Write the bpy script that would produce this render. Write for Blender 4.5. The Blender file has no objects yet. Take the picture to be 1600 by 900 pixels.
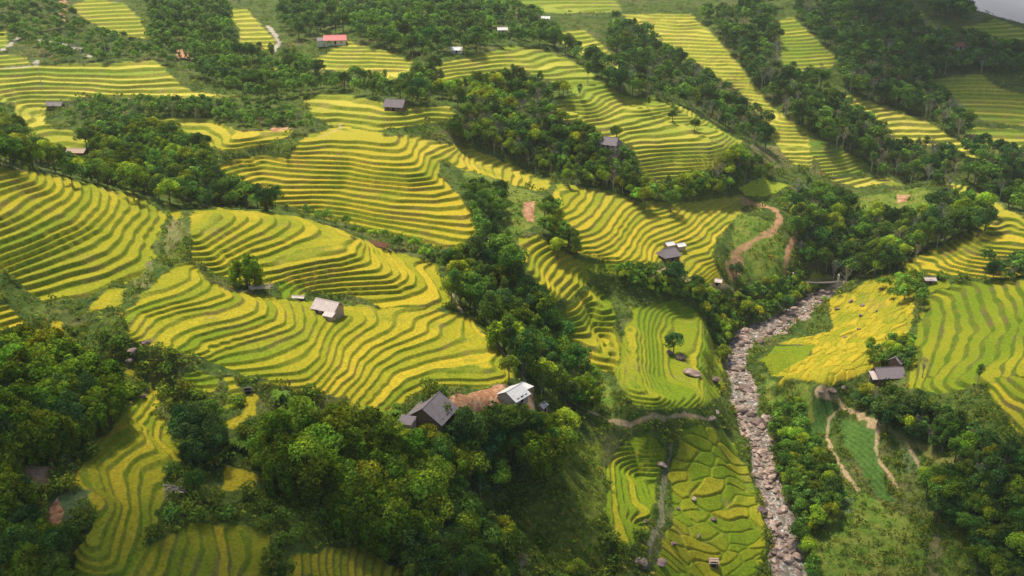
import bpy, bmesh, math, random
import numpy as np
from math import radians, sin, cos, pi
from mathutils import Vector, Matrix

random.seed(7)
rng = np.random.default_rng(7)
scene = bpy.context.scene
COL = scene.collection

# ------------------------------------------------------------------ camera
F, PITCH = 1400.0, radians(22.0)            # focal length in pixels of a 1600 px wide frame
CP, SP = cos(PITCH), sin(PITCH)
cam_data = bpy.data.cameras.new("camera")
cam_data.sensor_width = 36.0
cam_data.lens = 36.0 * F / 1600.0
cam_data.clip_start, cam_data.clip_end = 1.0, 20000.0
cam = bpy.data.objects.new("camera", cam_data)
cam.rotation_euler = (pi / 2 - PITCH, 0, 0)
COL.objects.link(cam)
scene.camera = cam

# ------------------------------------------------------------------ sky, sun, exposure
SUN_EL, SUN_AZ = radians(66.0), radians(-35.0)   # azimuth from +Y towards +X
world = bpy.data.worlds.new("World")
scene.world = world
world.use_nodes = True
wn, wl = world.node_tree.nodes, world.node_tree.links
wn.clear()
w_out = wn.new("ShaderNodeOutputWorld")
w_bg = wn.new("ShaderNodeBackground")
w_sky = wn.new("ShaderNodeTexSky")
w_sky.sky_type = 'NISHITA'
w_sky.sun_disc = False
w_sky.sun_elevation = SUN_EL
w_sky.sun_rotation = SUN_AZ
w_sky.air_density, w_sky.dust_density = 1.0, 3.0
w_bg.inputs["Strength"].default_value = 0.115
wl.new(w_sky.outputs[0], w_bg.inputs["Color"])
wl.new(w_bg.outputs[0], w_out.inputs["Surface"])
sun_dir = Vector((cos(SUN_EL) * sin(SUN_AZ), cos(SUN_EL) * cos(SUN_AZ), sin(SUN_EL)))
sd = bpy.data.lights.new("sun", 'SUN')
sd.energy, sd.angle, sd.color = 3.5, radians(8.0), (1.0, 0.925, 0.76)
so = bpy.data.objects.new("sun", sd)
so.rotation_euler = sun_dir.to_track_quat('Z', 'Y').to_euler()
so.location = (0, 200, 600)
COL.objects.link(so)
scene.view_settings.view_transform = 'Standard'
scene.view_settings.look = 'None'
scene.view_settings.gamma = 1.0
scene.view_settings.use_curve_mapping = False
scene.view_settings.exposure = 0.46
HAZE, FAR = 0.00009, True
# unseen clouds added overhead to cast shade: the ground point whose sun they cover, then their half sizes and heading
SHADE_CLOUDS = [(20, 122, -140, (420, 82, 60), 19, 11), (560, 800, -80, (300, 190, 70), 25, 12), (-60, 1010, -40, (420, 120, 60), 0, 14)]
scene.cycles.volume_bounces = 3
scene.cycles.max_bounces = 5
scene.cycles.diffuse_bounces = 3
scene.cycles.transparent_max_bounces = 6
scene.cycles.use_denoising = True

# ------------------------------------------------------------------ helpers
def tag(o, label=None, cat=None, group=None, kind=None):
    if label: o["label"] = label
    if cat: o["category"] = cat
    if group: o["group"] = group
    if kind: o["kind"] = kind
    return o

def ray_y(v, h):
    """horizontal distance y of the point seen at pixel row v, h metres below the camera"""
    dy = (450.0 - v) / F
    s = SP - dy * CP
    return h * (CP + dy * SP) / s

def unproj(u, v, h):
    dy = (450.0 - v) / F
    t = h / (SP - dy * CP)
    return (u - 800.0) / F * t, (CP + dy * SP) * t

def project(x, y, h):
    w = y * CP + h * SP
    up = y * SP - h * CP
    return 800.0 + F * x / w, 450.0 - F * up / w

def mesh_np(name, verts, faces, mat=None, parent=None, smooth=True, cols=None, mats=None, midx=None, link=True):
    """faces: (n,k) int array, all with k corners"""
    me = bpy.data.meshes.new(name)
    verts = np.asarray(verts, np.float32); faces = np.asarray(faces, np.int32)
    n, k = faces.shape
    me.vertices.add(len(verts)); me.vertices.foreach_set("co", verts.ravel())
    me.loops.add(n * k); me.loops.foreach_set("vertex_index", faces.ravel())
    me.polygons.add(n)
    me.polygons.foreach_set("loop_start", np.arange(0, n * k, k, dtype=np.int32))
    me.polygons.foreach_set("loop_total", np.full(n, k, np.int32))
    me.polygons.foreach_set("use_smooth", np.full(n, smooth, bool))
    if midx is not None: me.polygons.foreach_set("material_index", np.asarray(midx, np.int32))
    if cols is not None:
        c = np.ones((len(verts), 4), np.float32); c[:, :3] = cols
        at = me.color_attributes.new("tint", 'FLOAT_COLOR', 'POINT')
        at.data.foreach_set("color", c.ravel())
    me.update(calc_edges=True)
    for m in (mats or ([mat] if mat else [])): me.materials.append(m)
    if not link: return me
    o = bpy.data.objects.new(name, me); COL.objects.link(o)
    if parent is not None: o.parent = parent
    return o

def _hash(ix, iy, seed):
    h = (ix.astype(np.int64) * 374761393 + iy.astype(np.int64) * 668265263 + seed * 1442695041) & 0xFFFFFFFF
    h = ((h ^ (h >> 13)) * 1274126177) & 0xFFFFFFFF
    h = h ^ (h >> 16)
    return (h & 0xFFFFFF).astype(np.float32) / float(0xFFFFFF)

def vnoise(x, y, seed=0):
    xi, yi = np.floor(x), np.floor(y)
    fx, fy = (x - xi).astype(np.float32), (y - yi).astype(np.float32)
    fx = fx * fx * (3 - 2 * fx); fy = fy * fy * (3 - 2 * fy)
    xi = xi.astype(np.int64); yi = yi.astype(np.int64)
    a = _hash(xi, yi, seed); b = _hash(xi + 1, yi, seed)
    c = _hash(xi, yi + 1, seed); d = _hash(xi + 1, yi + 1, seed)
    return (a + (b - a) * fx) * (1 - fy) + (c + (d - c) * fx) * fy      # 0..1

def fbm(x, y, seed=0, octv=3):
    s, amp, tot = 0, 1.0, 0
    for i in range(octv):
        s = s + amp * vnoise(x * 2 ** i, y * 2 ** i, seed + 17 * i); tot += amp; amp *= 0.5
    return s / tot

def sstep(a, b, x):
    t = np.clip((x - a) / (b - a), 0, 1)
    return t * t * (3 - 2 * t)
# ------------------------------------------------------------------ terrain data
# Contours of the rice terraces. Each region: (origin x, origin y, scale) of the survey sheet, height drop at level 0,
# drop per level, and contours {level: points}.
CONT = {
 'A': ((0, 260, 3.75), 80, 1.6, {
  0: [(0,100),(100,75),(150,55),(155,40)], 1: [(0,150),(110,110),(200,85),(215,60)],
  2: [(0,215),(60,190),(140,140),(240,110),(265,75)], 3: [(0,285),(100,235),(190,170),(290,135),(318,90)],
  4: [(0,325),(130,280),(240,220),(330,165),(360,110)], 5: [(0,375),(140,325),(260,265),(380,200),(425,150),(425,105)],
  6: [(0,425),(180,360),(330,290),(440,215),(480,150)], 7: [(0,480),(250,390),(430,300),(520,210),(535,140)],
  8: [(0,530),(200,450),(400,370),(500,320),(575,240),(590,150)], 9: [(0,570),(250,470),(440,390),(560,310),(630,240),(640,160)],
  10: [(40,590),(300,490),(480,410),(600,345),(680,260),(690,180)], 11: [(110,615),(360,525),(540,450),(650,370),(720,270),(735,200)],
  12: [(110,660),(330,590),(480,540),(620,490),(690,420),(720,370),(815,270),(815,200)],
  13: [(100,715),(330,640),(560,575),(700,510),(745,440),(780,390),(870,290),(860,210)],
  14: [(175,742),(420,670),(640,610),(790,530),(815,470),(860,390),(930,290),(920,210)],
  15: [(250,785),(480,740),(700,650),(880,570),(910,510),(885,440),(930,350),(970,270)]}),
 'B': ((280, 310, 3.636), 98, 1.27, {
  0: [(60,205),(150,145),(205,105),(210,75)], 1: [(115,240),(210,190),(290,140),(305,100)],
  2: [(130,265),(260,195),(350,145),(372,100)], 3: [(155,300),(280,235),(400,170),(440,130),(438,95)],
  4: [(180,330),(330,255),(470,190),(530,140),(530,100)], 5: [(250,320),(380,265),(520,210),(600,165),(612,115)],
  6: [(400,290),(480,275),(600,240),(680,180),(690,135)], 7: [(500,310),(640,255),(740,220),(780,190),(775,155)],
  8: [(540,335),(660,305),(800,285),(870,250),(895,200),(880,175)], 9: [(570,400),(760,365),(900,345),(1000,310),(1035,240)],
  10: [(560,435),(640,410),(780,385),(940,360),(1030,330),(1050,280)], 11: [(620,450),(760,425),(900,405),(1040,375),(1075,330),(1070,280)],
  12: [(650,465),(850,430),(1060,410),(1130,385),(1140,360),(1100,300)], 13: [(720,480),(930,450),(1130,440),(1200,410),(1190,380),(1130,300)],
  14: [(780,495),(1000,480),(1180,465),(1250,420),(1240,390),(1160,310)], 15: [(870,515),(1050,505),(1240,490),(1290,450),(1280,400),(1200,320)],
  16: [(940,530),(1200,520),(1330,490),(1340,450),(1270,350)], 17: [(1080,575),(1260,555),(1380,510),(1390,460),(1300,340)],
  18: [(1240,610),(1400,600),(1475,570),(1470,520),(1390,380)], 19: [(1490,615),(1540,600),(1540,580),(1470,420),(1420,370)]}),
 'C': ((180, 420, 3.75), 105, 0.9, {
  0: [(40,190),(130,140),(245,120),(350,85),(420,50),(425,10)], 1: [(60,250),(200,190),(330,150),(440,110),(495,70),(480,20)],
  2: [(140,255),(300,205),(440,165),(545,120),(558,75),(515,20)], 3: [(50,390),(130,350),(180,270),(320,225),(480,195),(600,160),(645,145),(600,100)],
  4: [(180,345),(260,280),(400,240),(560,215),(690,170),(660,110)], 5: [(210,405),(280,340),(380,285),(540,250),(680,215),(745,190),(700,130)],
  6: [(270,465),(360,380),(480,330),(620,300),(780,260),(835,215),(830,180),(740,120)], 7: [(370,450),(450,390),(580,345),(740,315),(870,275),(895,220),(850,165)],
  8: [(420,475),(520,405),(660,370),(820,330),(930,270),(935,220),(900,170)], 9: [(400,520),(500,485),(600,440),(740,400),(900,350),(980,310),(990,250),(940,180)],
  10: [(430,530),(520,510),(560,470),(700,430),(880,390),(1010,350),(1035,290),(1010,190)], 11: [(530,535),(660,490),(840,455),(1000,400),(1060,370),(1090,300),(1060,190)],
  12: [(680,545),(880,510),(1040,450),(1120,410),(1170,300),(1185,220)], 13: [(760,580),(920,560),(1060,510),(1150,440),(1200,340),(1205,270)]}),
 'C2': ((480, 440, 3.75), 105, 0.9, {
  14: [(0,490),(70,430),(95,330),(150,240),(155,210)], 15: [(0,555),(90,480),(120,380),(150,310),(235,230),(245,190)],
  16: [(0,600),(60,560),(130,500),(165,400),(200,320),(320,250),(340,205)], 17: [(0,640),(70,620),(130,550),(190,470),(210,380),(290,310),(400,250),(415,210)],
  18: [(100,640),(160,560),(230,510),(250,420),(330,350),(480,280),(505,230)], 19: [(140,660),(270,540),(290,470),(370,390),(500,330),(600,270),(615,230)],
  20: [(180,690),(300,560),(340,470),(450,390),(600,330),(685,290),(695,240)], 21: [(220,720),(340,570),(400,490),(540,400),(700,340),(770,290),(770,250)],
  22: [(300,720),(380,600),(450,510),(600,430),(780,380),(890,320),(900,270)], 23: [(340,720),(430,610),(530,520),(700,460),(880,420),(1000,380),(1020,330)],
  24: [(380,790),(480,660),(590,570),(760,520),(960,490),(1080,450),(1110,400),(1100,340)], 25: [(450,740),(560,640),(700,580),(860,570),(1050,570),(1160,540)],
  26: [(510,740),(620,650),(740,605),(900,602),(1100,600)]}),
 'D': ((320, 180, 3.636), 94, 1.5, {
  -1: [(0,25),(100,40),(160,85),(190,105),(350,100),(500,95)], 
  0: [(40,90),(110,135),(150,165),(300,150),(430,135),(550,150),(700,140),(850,145),(1000,160),(1080,150),(1110,125)],
  1: [(60,140),(110,205),(170,190),(240,195)], 
  1.0001: [(545,185),(700,165),(850,175),(1000,190),(1110,185),(1150,150),(1150,125)],
  2: [(500,210),(660,205),(820,205),(960,225),(1100,230),(1180,210),(1190,150)], 3: [(460,235),(600,235),(800,240),(950,260),(1090,270),(1180,260),(1220,190),(1260,140)],
  4: [(70,285),(180,250),(320,230),(480,255),(640,265),(820,265),(960,290),(1100,300),(1190,290),(1240,220),(1350,170)],
  5: [(70,315),(220,275),(360,260),(500,280),(660,290),(840,290),(1000,320),(1140,335),(1240,325),(1270,250),(1360,200)],
  6: [(30,350),(160,310),(300,295),(440,305),(600,320),(800,320),(960,350),(1130,360),(1270,350),(1290,300),(1320,250)],
  7: [(180,355),(300,325),(420,335),(600,350),(800,345),(1000,370),(1160,390),(1310,370),(1320,340)], 8: [(200,380),(320,355),(460,375),(640,375),(820,375),(1000,395),(1180,415),(1340,400),(1345,370)],
  9: [(200,415),(330,390),(460,400),(640,405),(800,400),(960,420),(1120,445),(1300,450),(1400,420),(1385,390)], 10: [(400,435),(560,435),(740,430),(900,455),(1080,480),(1280,480),(1430,460),(1440,430)],
  11: [(450,465),(600,460),(760,465),(920,490),(1080,515),(1300,520),(1480,500)], 12: [(450,495),(620,490),(800,500),(960,530),(1140,550),(1340,565),(1500,560)],
  13: [(450,520),(640,515),(800,530),(960,560),(1140,580),(1340,600),(1500,610)], 14: [(470,545),(660,540),(820,555),(980,585),(1160,610),(1340,630),(1520,650)],
  15: [(500,570),(680,570),(860,590),(1020,620),(1200,650),(1380,680),(1500,700)], 16: [(700,600),(880,625),(1040,655),(1220,690),(1380,720),(1490,740)]}),
 'D2': ((660, 60, 3.077), 94, 1.5, {
  8: [(180,540),(210,610)], 10: [(300,565),(260,625)], 12: [(380,590),(340,640)], 14: [(460,615),(420,680)], 16: [(540,650),(490,710)], 17: [(590,690),(560,735)]}),
 'E': ((800, 270, 4.21), 118, 1.25, {
  0: [(255,220),(330,170),(370,110),(375,85)], 1: [(290,245),(370,190),(415,130),(425,90)], 2: [(305,290),(390,240),(440,190),(475,130),(480,100)],
  3: [(340,330),(420,290),(480,230),(520,170),(545,110)], 4: [(370,370),(470,320),(530,270),(580,180),(610,130)], 5: [(380,405),(500,370),(570,290),(620,200),(675,140)],
  6: [(390,440),(520,400),(600,340),(660,260),(720,190),(760,160)], 7: [(420,465),(540,440),(640,380),(700,290),(760,220),(820,170)],
  8: [(430,495),(560,475),(650,440),(730,340),(790,250),(890,195)], 9: [(460,530),(600,500),(700,420),(760,330),(830,260),(960,235)],
  10: [(560,545),(660,510),(750,420),(820,320),(900,270),(1050,245)], 11: [(700,560),(770,480),(820,400),(880,330),(980,280),(1080,250),(1120,220)],
  12: [(740,560),(820,480),(860,400),(930,350),(1050,310),(1130,260),(1180,220)], 13: [(800,580),(850,500),(900,420),(980,370),(1110,330),(1180,280),(1250,225)],
  14: [(850,585),(890,510),(960,440),(1060,390),(1160,340),(1220,280),(1340,195)], 15: [(900,600),(950,470),(1060,430),(1180,370),(1250,310),(1350,230),(1450,170)],
  16: [(1080,460),(1190,410),(1270,340),(1380,260),(1480,180)], 17: [(1110,470),(1210,450),(1290,390),(1370,310),(1480,220),(1530,190)],
  18: [(1180,480),(1270,460),(1310,400),(1400,330),(1470,280)], 19: [(1140,560),(1290,490),(1340,430)], 20: [(1180,620),(1250,560),(1330,530),(1390,460)],
  21: [(1190,680),(1240,600),(1340,570),(1390,500)], 22: [(1210,720),(1270,640),(1330,590)]}),
 'F': ((800, 340, 2.8125), 120, 1.9, {
  0: [(30,150),(60,110),(110,85)], 1: [(60,190),(85,140),(140,105)], 2: [(85,230),(95,190),(120,150),(170,125)], 3: [(100,260),(115,210),(150,165),(200,140)],
  4: [(120,290),(140,240),(160,200),(190,170),(230,155)], 5: [(140,320),(160,270),(190,225),(220,190),(260,175)], 6: [(150,345),(180,300),(220,255),(250,210),(290,190)],
  7: [(190,350),(210,310),(250,270),(270,230),(315,205)], 8: [(220,355),(270,300),(290,260),(335,220)], 9: [(260,350),(310,310),(325,260),(345,235)],
  12: [(300,420),(330,390),(380,380)], 14: [(330,450),(390,430),(420,380),(400,340)], 16: [(290,540),(380,580),(410,590),(370,510),(340,460)],
  17: [(250,560),(350,600),(440,625),(430,590),(380,500)], 18: [(220,590),(350,640),(450,660),(440,620),(400,540)]}),
 'I': ((800, 340, 2.8125), 147, 1.2, {
  0: [(510,480),(520,560),(540,640),(560,740)], 2: [(560,440),(560,540),(570,640),(600,740),(640,800)], 4: [(620,440),(600,520),(610,620),(610,690),(650,760),(700,810)],
  6: [(690,420),(640,500),(650,600),(650,690),(700,750),(760,800)], 8: [(760,440),(720,560),(700,640),(720,700),(800,740),(830,790)], 10: [(860,480),(850,560),(830,640),(860,720)]}),
 'I2': ((880, 620, 3.214), 165, 1.6, {
  0: [(235,330),(230,430),(240,560),(240,620)], 1: [(265,330),(260,440),(270,560),(340,700),(330,760)], 2: [(300,400),(310,530),(360,640),(390,740)],
  3: [(330,400),(350,510),(400,590),(420,700)], 4: [(370,380),(400,500),(460,560),(470,610)]}),
 'G0': ((0, 60, 3.333), 76, 1.8, {
  0: [(210,128),(400,130),(600,130),(740,115),(810,120)], 1: [(0,165),(200,155),(400,158),(600,160),(760,150),(830,150)], 2: [(0,190),(200,180),(400,185),(600,190),(800,180),(860,180)],
  3: [(0,215),(220,200),(440,210),(640,215),(800,215),(890,210)], 4: [(0,245),(200,225),(420,235),(640,245),(850,235),(930,235)], 5: [(0,275),(150,250),(340,250),(560,265),(760,265),(1000,260)],
  6: [(0,300),(100,275),(280,270),(480,285),(700,290),(900,300),(1270,290)], 7: [(30,310),(150,295),(300,300),(430,310)], 8: [(80,345),(140,320),(250,320)], 9: [(100,400),(120,350),(200,340)],
  10: [(110,430),(150,390),(220,380)], 11: [(150,470),(200,450),(300,455)], 12: [(180,500),(280,480),(390,490),(470,510)], 13: [(230,550),(330,530),(450,550)]}),
 'DL': ((0, 60, 3.333), 94, 1.5, {
  -1: [(760,435),(950,425),(1060,420)], 0: [(780,470),(1000,455),(1100,465),(1160,510)], 1: [(800,495),(970,490),(1110,520),(1150,570)]}),
 'G1': ((530, 0, 2.963), 86, 1.8, {
  0: [(-140,440),(0,445),(60,455),(140,470),(200,490)], 1: [(-130,470),(0,490),(150,500),(230,520),(320,515),(480,495),(520,500)], 2: [(-110,520),(0,520),(120,530),(200,545),(300,540),(420,525),(540,525)],
  3: [(-100,550),(0,545),(100,560),(180,575),(320,565),(450,545),(560,545)], 4: [(0,570),(100,590),(170,605),(300,590),(440,570),(580,560)]}),
 'G2': ((660, 60, 3.077), 74, 1.92, {
  0: [(0,115),(160,90),(300,75),(400,60),(480,45)], 1: [(80,125),(240,100),(400,85),(470,90),(560,65)], 2: [(90,145),(260,125),(420,110),(500,120),(570,95),(640,85)],
  3: [(120,165),(280,140),(440,125),(540,145),(620,115),(700,125)], 4: [(130,185),(230,165),(400,160),(600,165),(700,145),(770,165)], 5: [(150,215),(260,190),(400,190)], 5.001: [(660,190),(760,170),(820,185)],
  6: [(700,215),(790,200),(870,215)], 7: [(640,290),(700,300),(780,280),(830,245)], 8.5: [(650,325),(740,335),(820,315),(880,270)], 10: [(660,355),(740,365),(840,350),(930,300)],
  12: [(690,385),(780,390),(880,380),(1000,330)], 13: [(790,410),(880,405),(1000,380),(1080,350)], 14: [(810,440),(890,435),(1010,410),(1130,375)], 16: [(980,450),(1060,440),(1140,430),(1220,410)],
  18: [(980,500),(1070,490),(1180,480),(1300,470),(1340,455)], 20: [(1000,540),(1080,530),(1200,520),(1330,515),(1400,495)], 22: [(1020,580),(1100,565),(1220,550),(1380,550),(1470,530)],
  24: [(1060,605),(1120,600),(1250,585),(1400,580)], 26: [(1060,640),(1200,620),(1350,610)], 28: [(1060,670),(1150,650),(1200,640)]}),
 'G3': ((660, 60, 3.077), 93, 1.6, {
  0: [(1040,315),(1130,300),(1180,300)], 3: [(1110,345),(1200,335),(1290,345)], 6: [(1190,385),(1300,375),(1370,395)], 9: [(1290,430),(1390,425),(1450,445)], 12: [(1350,470),(1440,475),(1520,490)]}),
 'G4': ((960, 0, 3.214), 68, 1.0, {
  0: [(50,85),(200,75),(390,75)], 4: [(60,100),(230,105),(330,120),(430,110)], 8: [(160,135),(300,150),(430,140)], 12: [(280,195),(380,195),(470,200)], 16: [(330,235),(430,240),(530,240)],
  20: [(380,275),(500,285),(600,285)], 24: [(410,320),(500,325),(580,320)], 28: [(450,360),(550,375),(640,370)], 32: [(490,400),(600,415),(690,405)], 36: [(600,440),(680,450),(740,450)],
  40: [(640,475),(720,490),(780,500)], 44: [(770,540),(830,560),(870,575)], 48: [(780,630),(860,640),(930,640)], 52: [(790,670),(870,680),(960,680)], 56: [(800,720),(880,740),(960,730)], 60: [(880,790),(930,800),(975,800)], 64: [(900,830),(980,840)]}),
 'HR': ((1380, 270, 5.0), 140, 1.25, {
  -4: [(900,390),(940,350)], -2: [(860,460),(960,430),(1100,460)], 0: [(730,540),(800,570),(950,580),(1100,600)], 1: [(690,560),(760,600),(900,615),(1100,630)], 2: [(640,570),(720,610),(860,640),(1100,655)],
  3: [(580,600),(680,650),(860,670),(1000,680)], 4: [(530,610),(640,680),(860,705)], 5: [(470,620),(560,690),(700,720),(870,740)], 6: [(430,640),(520,720),(680,760),(860,775)], 7: [(430,690),(500,740),(640,780),(780,800)],
  8: [(250,690),(300,750),(420,770),(500,790)], 9: [(170,710),(260,780)]}),
 'HR2': ((1180, 400, 3.0), 157, -1.1, {
  0: [(800,400),(830,320),(830,240)], 1: [(800,540),(830,440),(860,350),(880,270),(865,195)], 2: [(830,560),(880,450),(910,360),(925,270),(900,180)], 3: [(840,580),(930,480),(960,390),(980,270),(935,170)],
  4: [(900,570),(990,450),(1000,370),(1040,330),(1010,230),(970,140)], 5: [(930,580),(1050,450),(1060,390),(1100,340),(1060,230),(1010,130)], 6: [(1000,570),(1100,460),(1110,390),(1160,340),(1130,250),(1060,130)],
  7: [(1060,560),(1150,470),(1180,370),(1210,330),(1170,220),(1110,120)], 8: [(1120,550),(1200,470),(1230,380),(1250,310),(1210,200),(1150,120)], 9: [(1200,530),(1240,470),(1260,420),(1255,220),(1200,120)]}),
 'P': ((1180, 400, 3.0), 161, 3.0, {
  0: [(640,180),(600,330),(540,420),(400,560),(310,600)], 1: [(560,180),(580,310),(510,380),(330,520),(120,570)], 2: [(480,200),(450,330),(300,470)], 3: [(400,220),(390,340),(240,400),(60,440)]}),
 'R': ((1180, 400, 3.0), 149.5, 1.2, {
  0: [(1120,560),(1130,620),(1180,680),(1260,720)], -1: [(1150,560),(1180,620),(1260,670)], -2: [(1190,560),(1260,610)], 2: [(1000,620),(1080,680),(1190,800),(1260,860)]}),
 'J': ((80, 580, 2.8125), 118, 0.95, {
  0: [(300,180),(340,240),(250,290),(160,370),(130,450),(170,540)], 1: [(400,110),(340,200),(360,280),(270,330),(200,400),(230,500),(270,600),(180,760)], 2: [(470,60),(400,180),(410,290),(300,370),(235,430),(260,540),(300,590)],
  3: [(470,140),(400,240),(465,340),(370,380),(310,450),(330,520),(330,580),(280,780)], 4: [(450,200),(440,280),(515,370),(390,430),(370,530),(385,620),(330,800)], 5: [(580,440),(440,500),(420,600),(440,690),(350,900)],
  6: [(480,700),(440,850)], 7: [(540,730),(500,850)], 8: [(580,770),(540,900)], 9: [(640,650),(650,780),(600,900)], 10: [(700,660),(730,790),(690,900)], 11: [(760,690),(770,800),(780,900)], 12: [(830,700),(850,820),(810,900)], 13: [(960,730),(930,850),(890,900)]}),
}
# single survey points (image column, row, drop below the camera)
PTS = [
 # far slopes
 (0,0,50),(150,0,51),(300,30,62),(250,70,72),(400,20,61),(400,60,70),(500,50,68),(530,70,72),(600,95,78),(600,20,62),(700,30,63),(740,60,70),(800,0,62),(900,20,65),(960,5,64),
 (650,0,58),(0,60,67),(60,40,62),(0,85,72),(900,60,75),(960,100,84),(1000,120,90),(880,60,75),(450,110,82),(400,130,87),(330,120,82),(480,90,78),(640,115,83),(700,140,86),
 (1150,30,68),(1200,100,88),(1240,160,104),(1300,0,60),(1215,30,70),(1300,95,90),(1230,110,93),(1300,150,105),(1370,160,112),(1450,200,122),(1530,240,132),(1400,225,129),(1380,200,122),(1500,150,112),(1560,200,124),
 (1550,100,95),(1590,160,114),(1400,50,80),(1450,0,62),(1400,100,94),(1500,60,84),(1540,27,72),(1600,43,80),(1580,90,92),(1350,120,98),(1600,230,130),(1560,270,137),
 (1280,270,135),(1350,270,138),(1240,230,122),(1180,220,117),(1290,220,121),(1330,240,129),(1400,260,138),
 # gully forests
 (150,220,101),(60,240,97),(0,220,92),(0,245,94),(200,250,104),(280,260,104),(300,300,106),(400,315,110),(450,330,112),(230,290,104),(340,320,112),(520,345,115),
 (400,180,90),(450,190,91),(300,170,88),(250,165,88),(180,190,94),
 (560,125,84),(500,120,83),(650,140,86),(750,150,89),(800,170,98),(750,190,95),(800,220,105),(850,230,107),(900,240,110),(950,270,117),(870,190,95),(700,205,95),(650,210,96),(980,300,123),(1060,300,126),(1120,290,127),(950,225,104),
 (720,440,124),(730,400,120),(760,460,130),(800,520,139),(830,560,145),(850,600,150),(880,610,152),(760,330,114),(790,300,112),(850,330,118),(800,345,117),(780,380,122),(770,420,126),(850,470,133),(700,360,113),(660,390,116),
 # ridge below the trail, knoll
 (1180,285,131),(1220,290,133),(1180,330,138),(1180,380,147),(1200,440,160),(1140,400,148),(1150,450,160),(1100,460,153),(1050,450,148),(1000,440,142),(960,430,138),(1180,480,169),(1120,490,160),(1210,345,141),(1230,400,153),
 (1260,350,144),(1300,300,140),(1350,340,146),(1400,330,143),(1440,300,141),(1490,290,138),(1350,380,154),(1300,440,164),(1260,430,161),(1420,370,148),(1540,320,137),(1600,345,133),(1480,340,142),
 (1400,435,157),(1450,440,153),(1500,438,150),(1580,440,147),(1340,430,162),(1600,300,150),(1560,300,147),
 # river
 (1290,455,170),(1265,475,172),(1220,500,173),(1160,530,174.5),(1150,560,176),(1165,620,178.5),(1180,680,181),(1190,730,184),(1215,790,187),(1230,880,191),(1240,930,193),(1330,440,170),
 (1130,560,173.5),(1180,560,173.5),(1140,620,176),(1190,620,176),(1155,680,178.5),(1210,680,178),(1170,740,181),(1225,740,180.5),(1190,800,184),(1250,800,183),(1200,880,189),(1270,880,187),(1130,530,170),(1190,500,171),(1240,520,171),(1290,480,170),
 # valley floor
 (960,600,151),(900,640,153),(960,650,155),(1050,650,157),(1100,660,163),(1050,700,166),(1100,750,175),(1100,850,183),(1150,850,186),(1000,850,178),(1050,800,177),(1150,750,179),(1000,690,162),(920,700,159),
 (900,750,157),(850,700,148),(900,850,165),(850,800,158),(800,750,152),(950,900,174),(1100,900,187),
 # foot of the lower spur
 (680,650,129),(720,640,128.9),(740,625,128.6),(800,615,129),(780,630,129.2),(820,630,130),(640,665,130.5),(840,645,133),(700,700,138),(760,680,139),(700,780,147),(600,700,132),(500,700,129),(450,650,123.5),(400,680,123),(550,800,138),(640,870,147),(750,870,157),(480,840,134),(560,880,142),
 (340,620,119.5),(300,570,114.5),(400,625,121),(360,745,127),(470,780,131),(400,790,128.5),
 (80,600,111),(20,520,107),(120,550,111),(30,700,114),(60,800,121),(20,880,124),(100,850,123),(150,520,109),(30,460,101),(180,580,115),
 # right bank below
 (1290,650,172),(1330,620,168),(1370,720,174),(1430,760,175),(1450,660,162),(1400,620,161),(1480,620,154),(1560,720,157),(1590,650,150),(1550,800,170),(1450,880,182),(1300,800,182),(1300,880,186),(1250,700,178),(1480,700,165),(1600,800,168),(1600,890,175),(1230,600,173),(1240,650,175),(1350,850,184),(1500,640,155),(1540,900,180),
]
# anchors outside the picture: x, y, drop
XYZ = [(-230,250,88),(-300,400,82),(-420,600,60),(-480,760,45),(330,380,128),(420,560,122),(620,800,70),(300,250,140),(250,190,150),(-160,150,122),(-200,190,105),(0,150,150),(120,160,196),(60,150,178),(190,160,180),(-70,130,140),(140,195,195),
 (0,1000,45),(-300,1000,35),(300,1000,45),(-600,1000,30),(0,1250,30),(-400,1250,20),(400,1250,35),(520,900,105),(600,950,130),(640,1050,180),(720,900,150),(700,1250,220),(470,1000,75)]

def densify(pts, step):
    out = []
    for (x0, y0), (x1, y1) in zip(pts[:-1], pts[1:]):
        n = max(1, int(round(math.hypot(x1 - x0, y1 - y0) / step)))
        for i in range(n): out.append((x0 + (x1 - x0) * i / n, y0 + (y1 - y0) * i / n))
    out.append(pts[-1])
    return out

ctrl = []
for name, ((ox, oy, sc), h0, hs, lines) in CONT.items():
    for lev, pts in lines.items():
        px = [(ox + a / sc, oy + b / sc) for a, b in pts]
        for (u, v) in densify(px, 16):
            h = h0 + hs * round(lev, 2)
            if name == 'G2' and lev > 12: h = h0 + hs * 12 + 1.44 * (round(lev, 2) - 12)
            x, y = unproj(u, v, h); ctrl.append((x / y, math.log(y), h, max(1.0, y / 260.0)))
for (u, v, h) in PTS:
    x, y = unproj(u, v, h); ctrl.append((x / y, math.log(y), h, 3.0))
for (x, y, h) in XYZ: ctrl.append((x / y, math.log(y), h, 6.0))
ctrl = np.array(ctrl)
P, hv, wv = ctrl[:, :2], ctrl[:, 2], ctrl[:, 3]
NC = len(P)

LAM = 3e-5
def tps_k(d2):
    return np.where(d2 > 0, 0.5 * d2 * np.log(np.maximum(d2, 1e-18)), 0)
K = tps_k(((P[:, None, :] - P[None, :, :]) ** 2).sum(-1))
K[np.arange(NC), np.arange(NC)] += LAM * wv ** 2
M = np.zeros((NC + 3, NC + 3)); M[:NC, :NC] = K
M[:NC, NC] = 1; M[:NC, NC + 1:] = P; M[NC, :NC] = 1; M[NC + 1:, :NC] = P.T
sol = np.linalg.solve(M, np.concatenate([hv, np.zeros(3)]))

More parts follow.
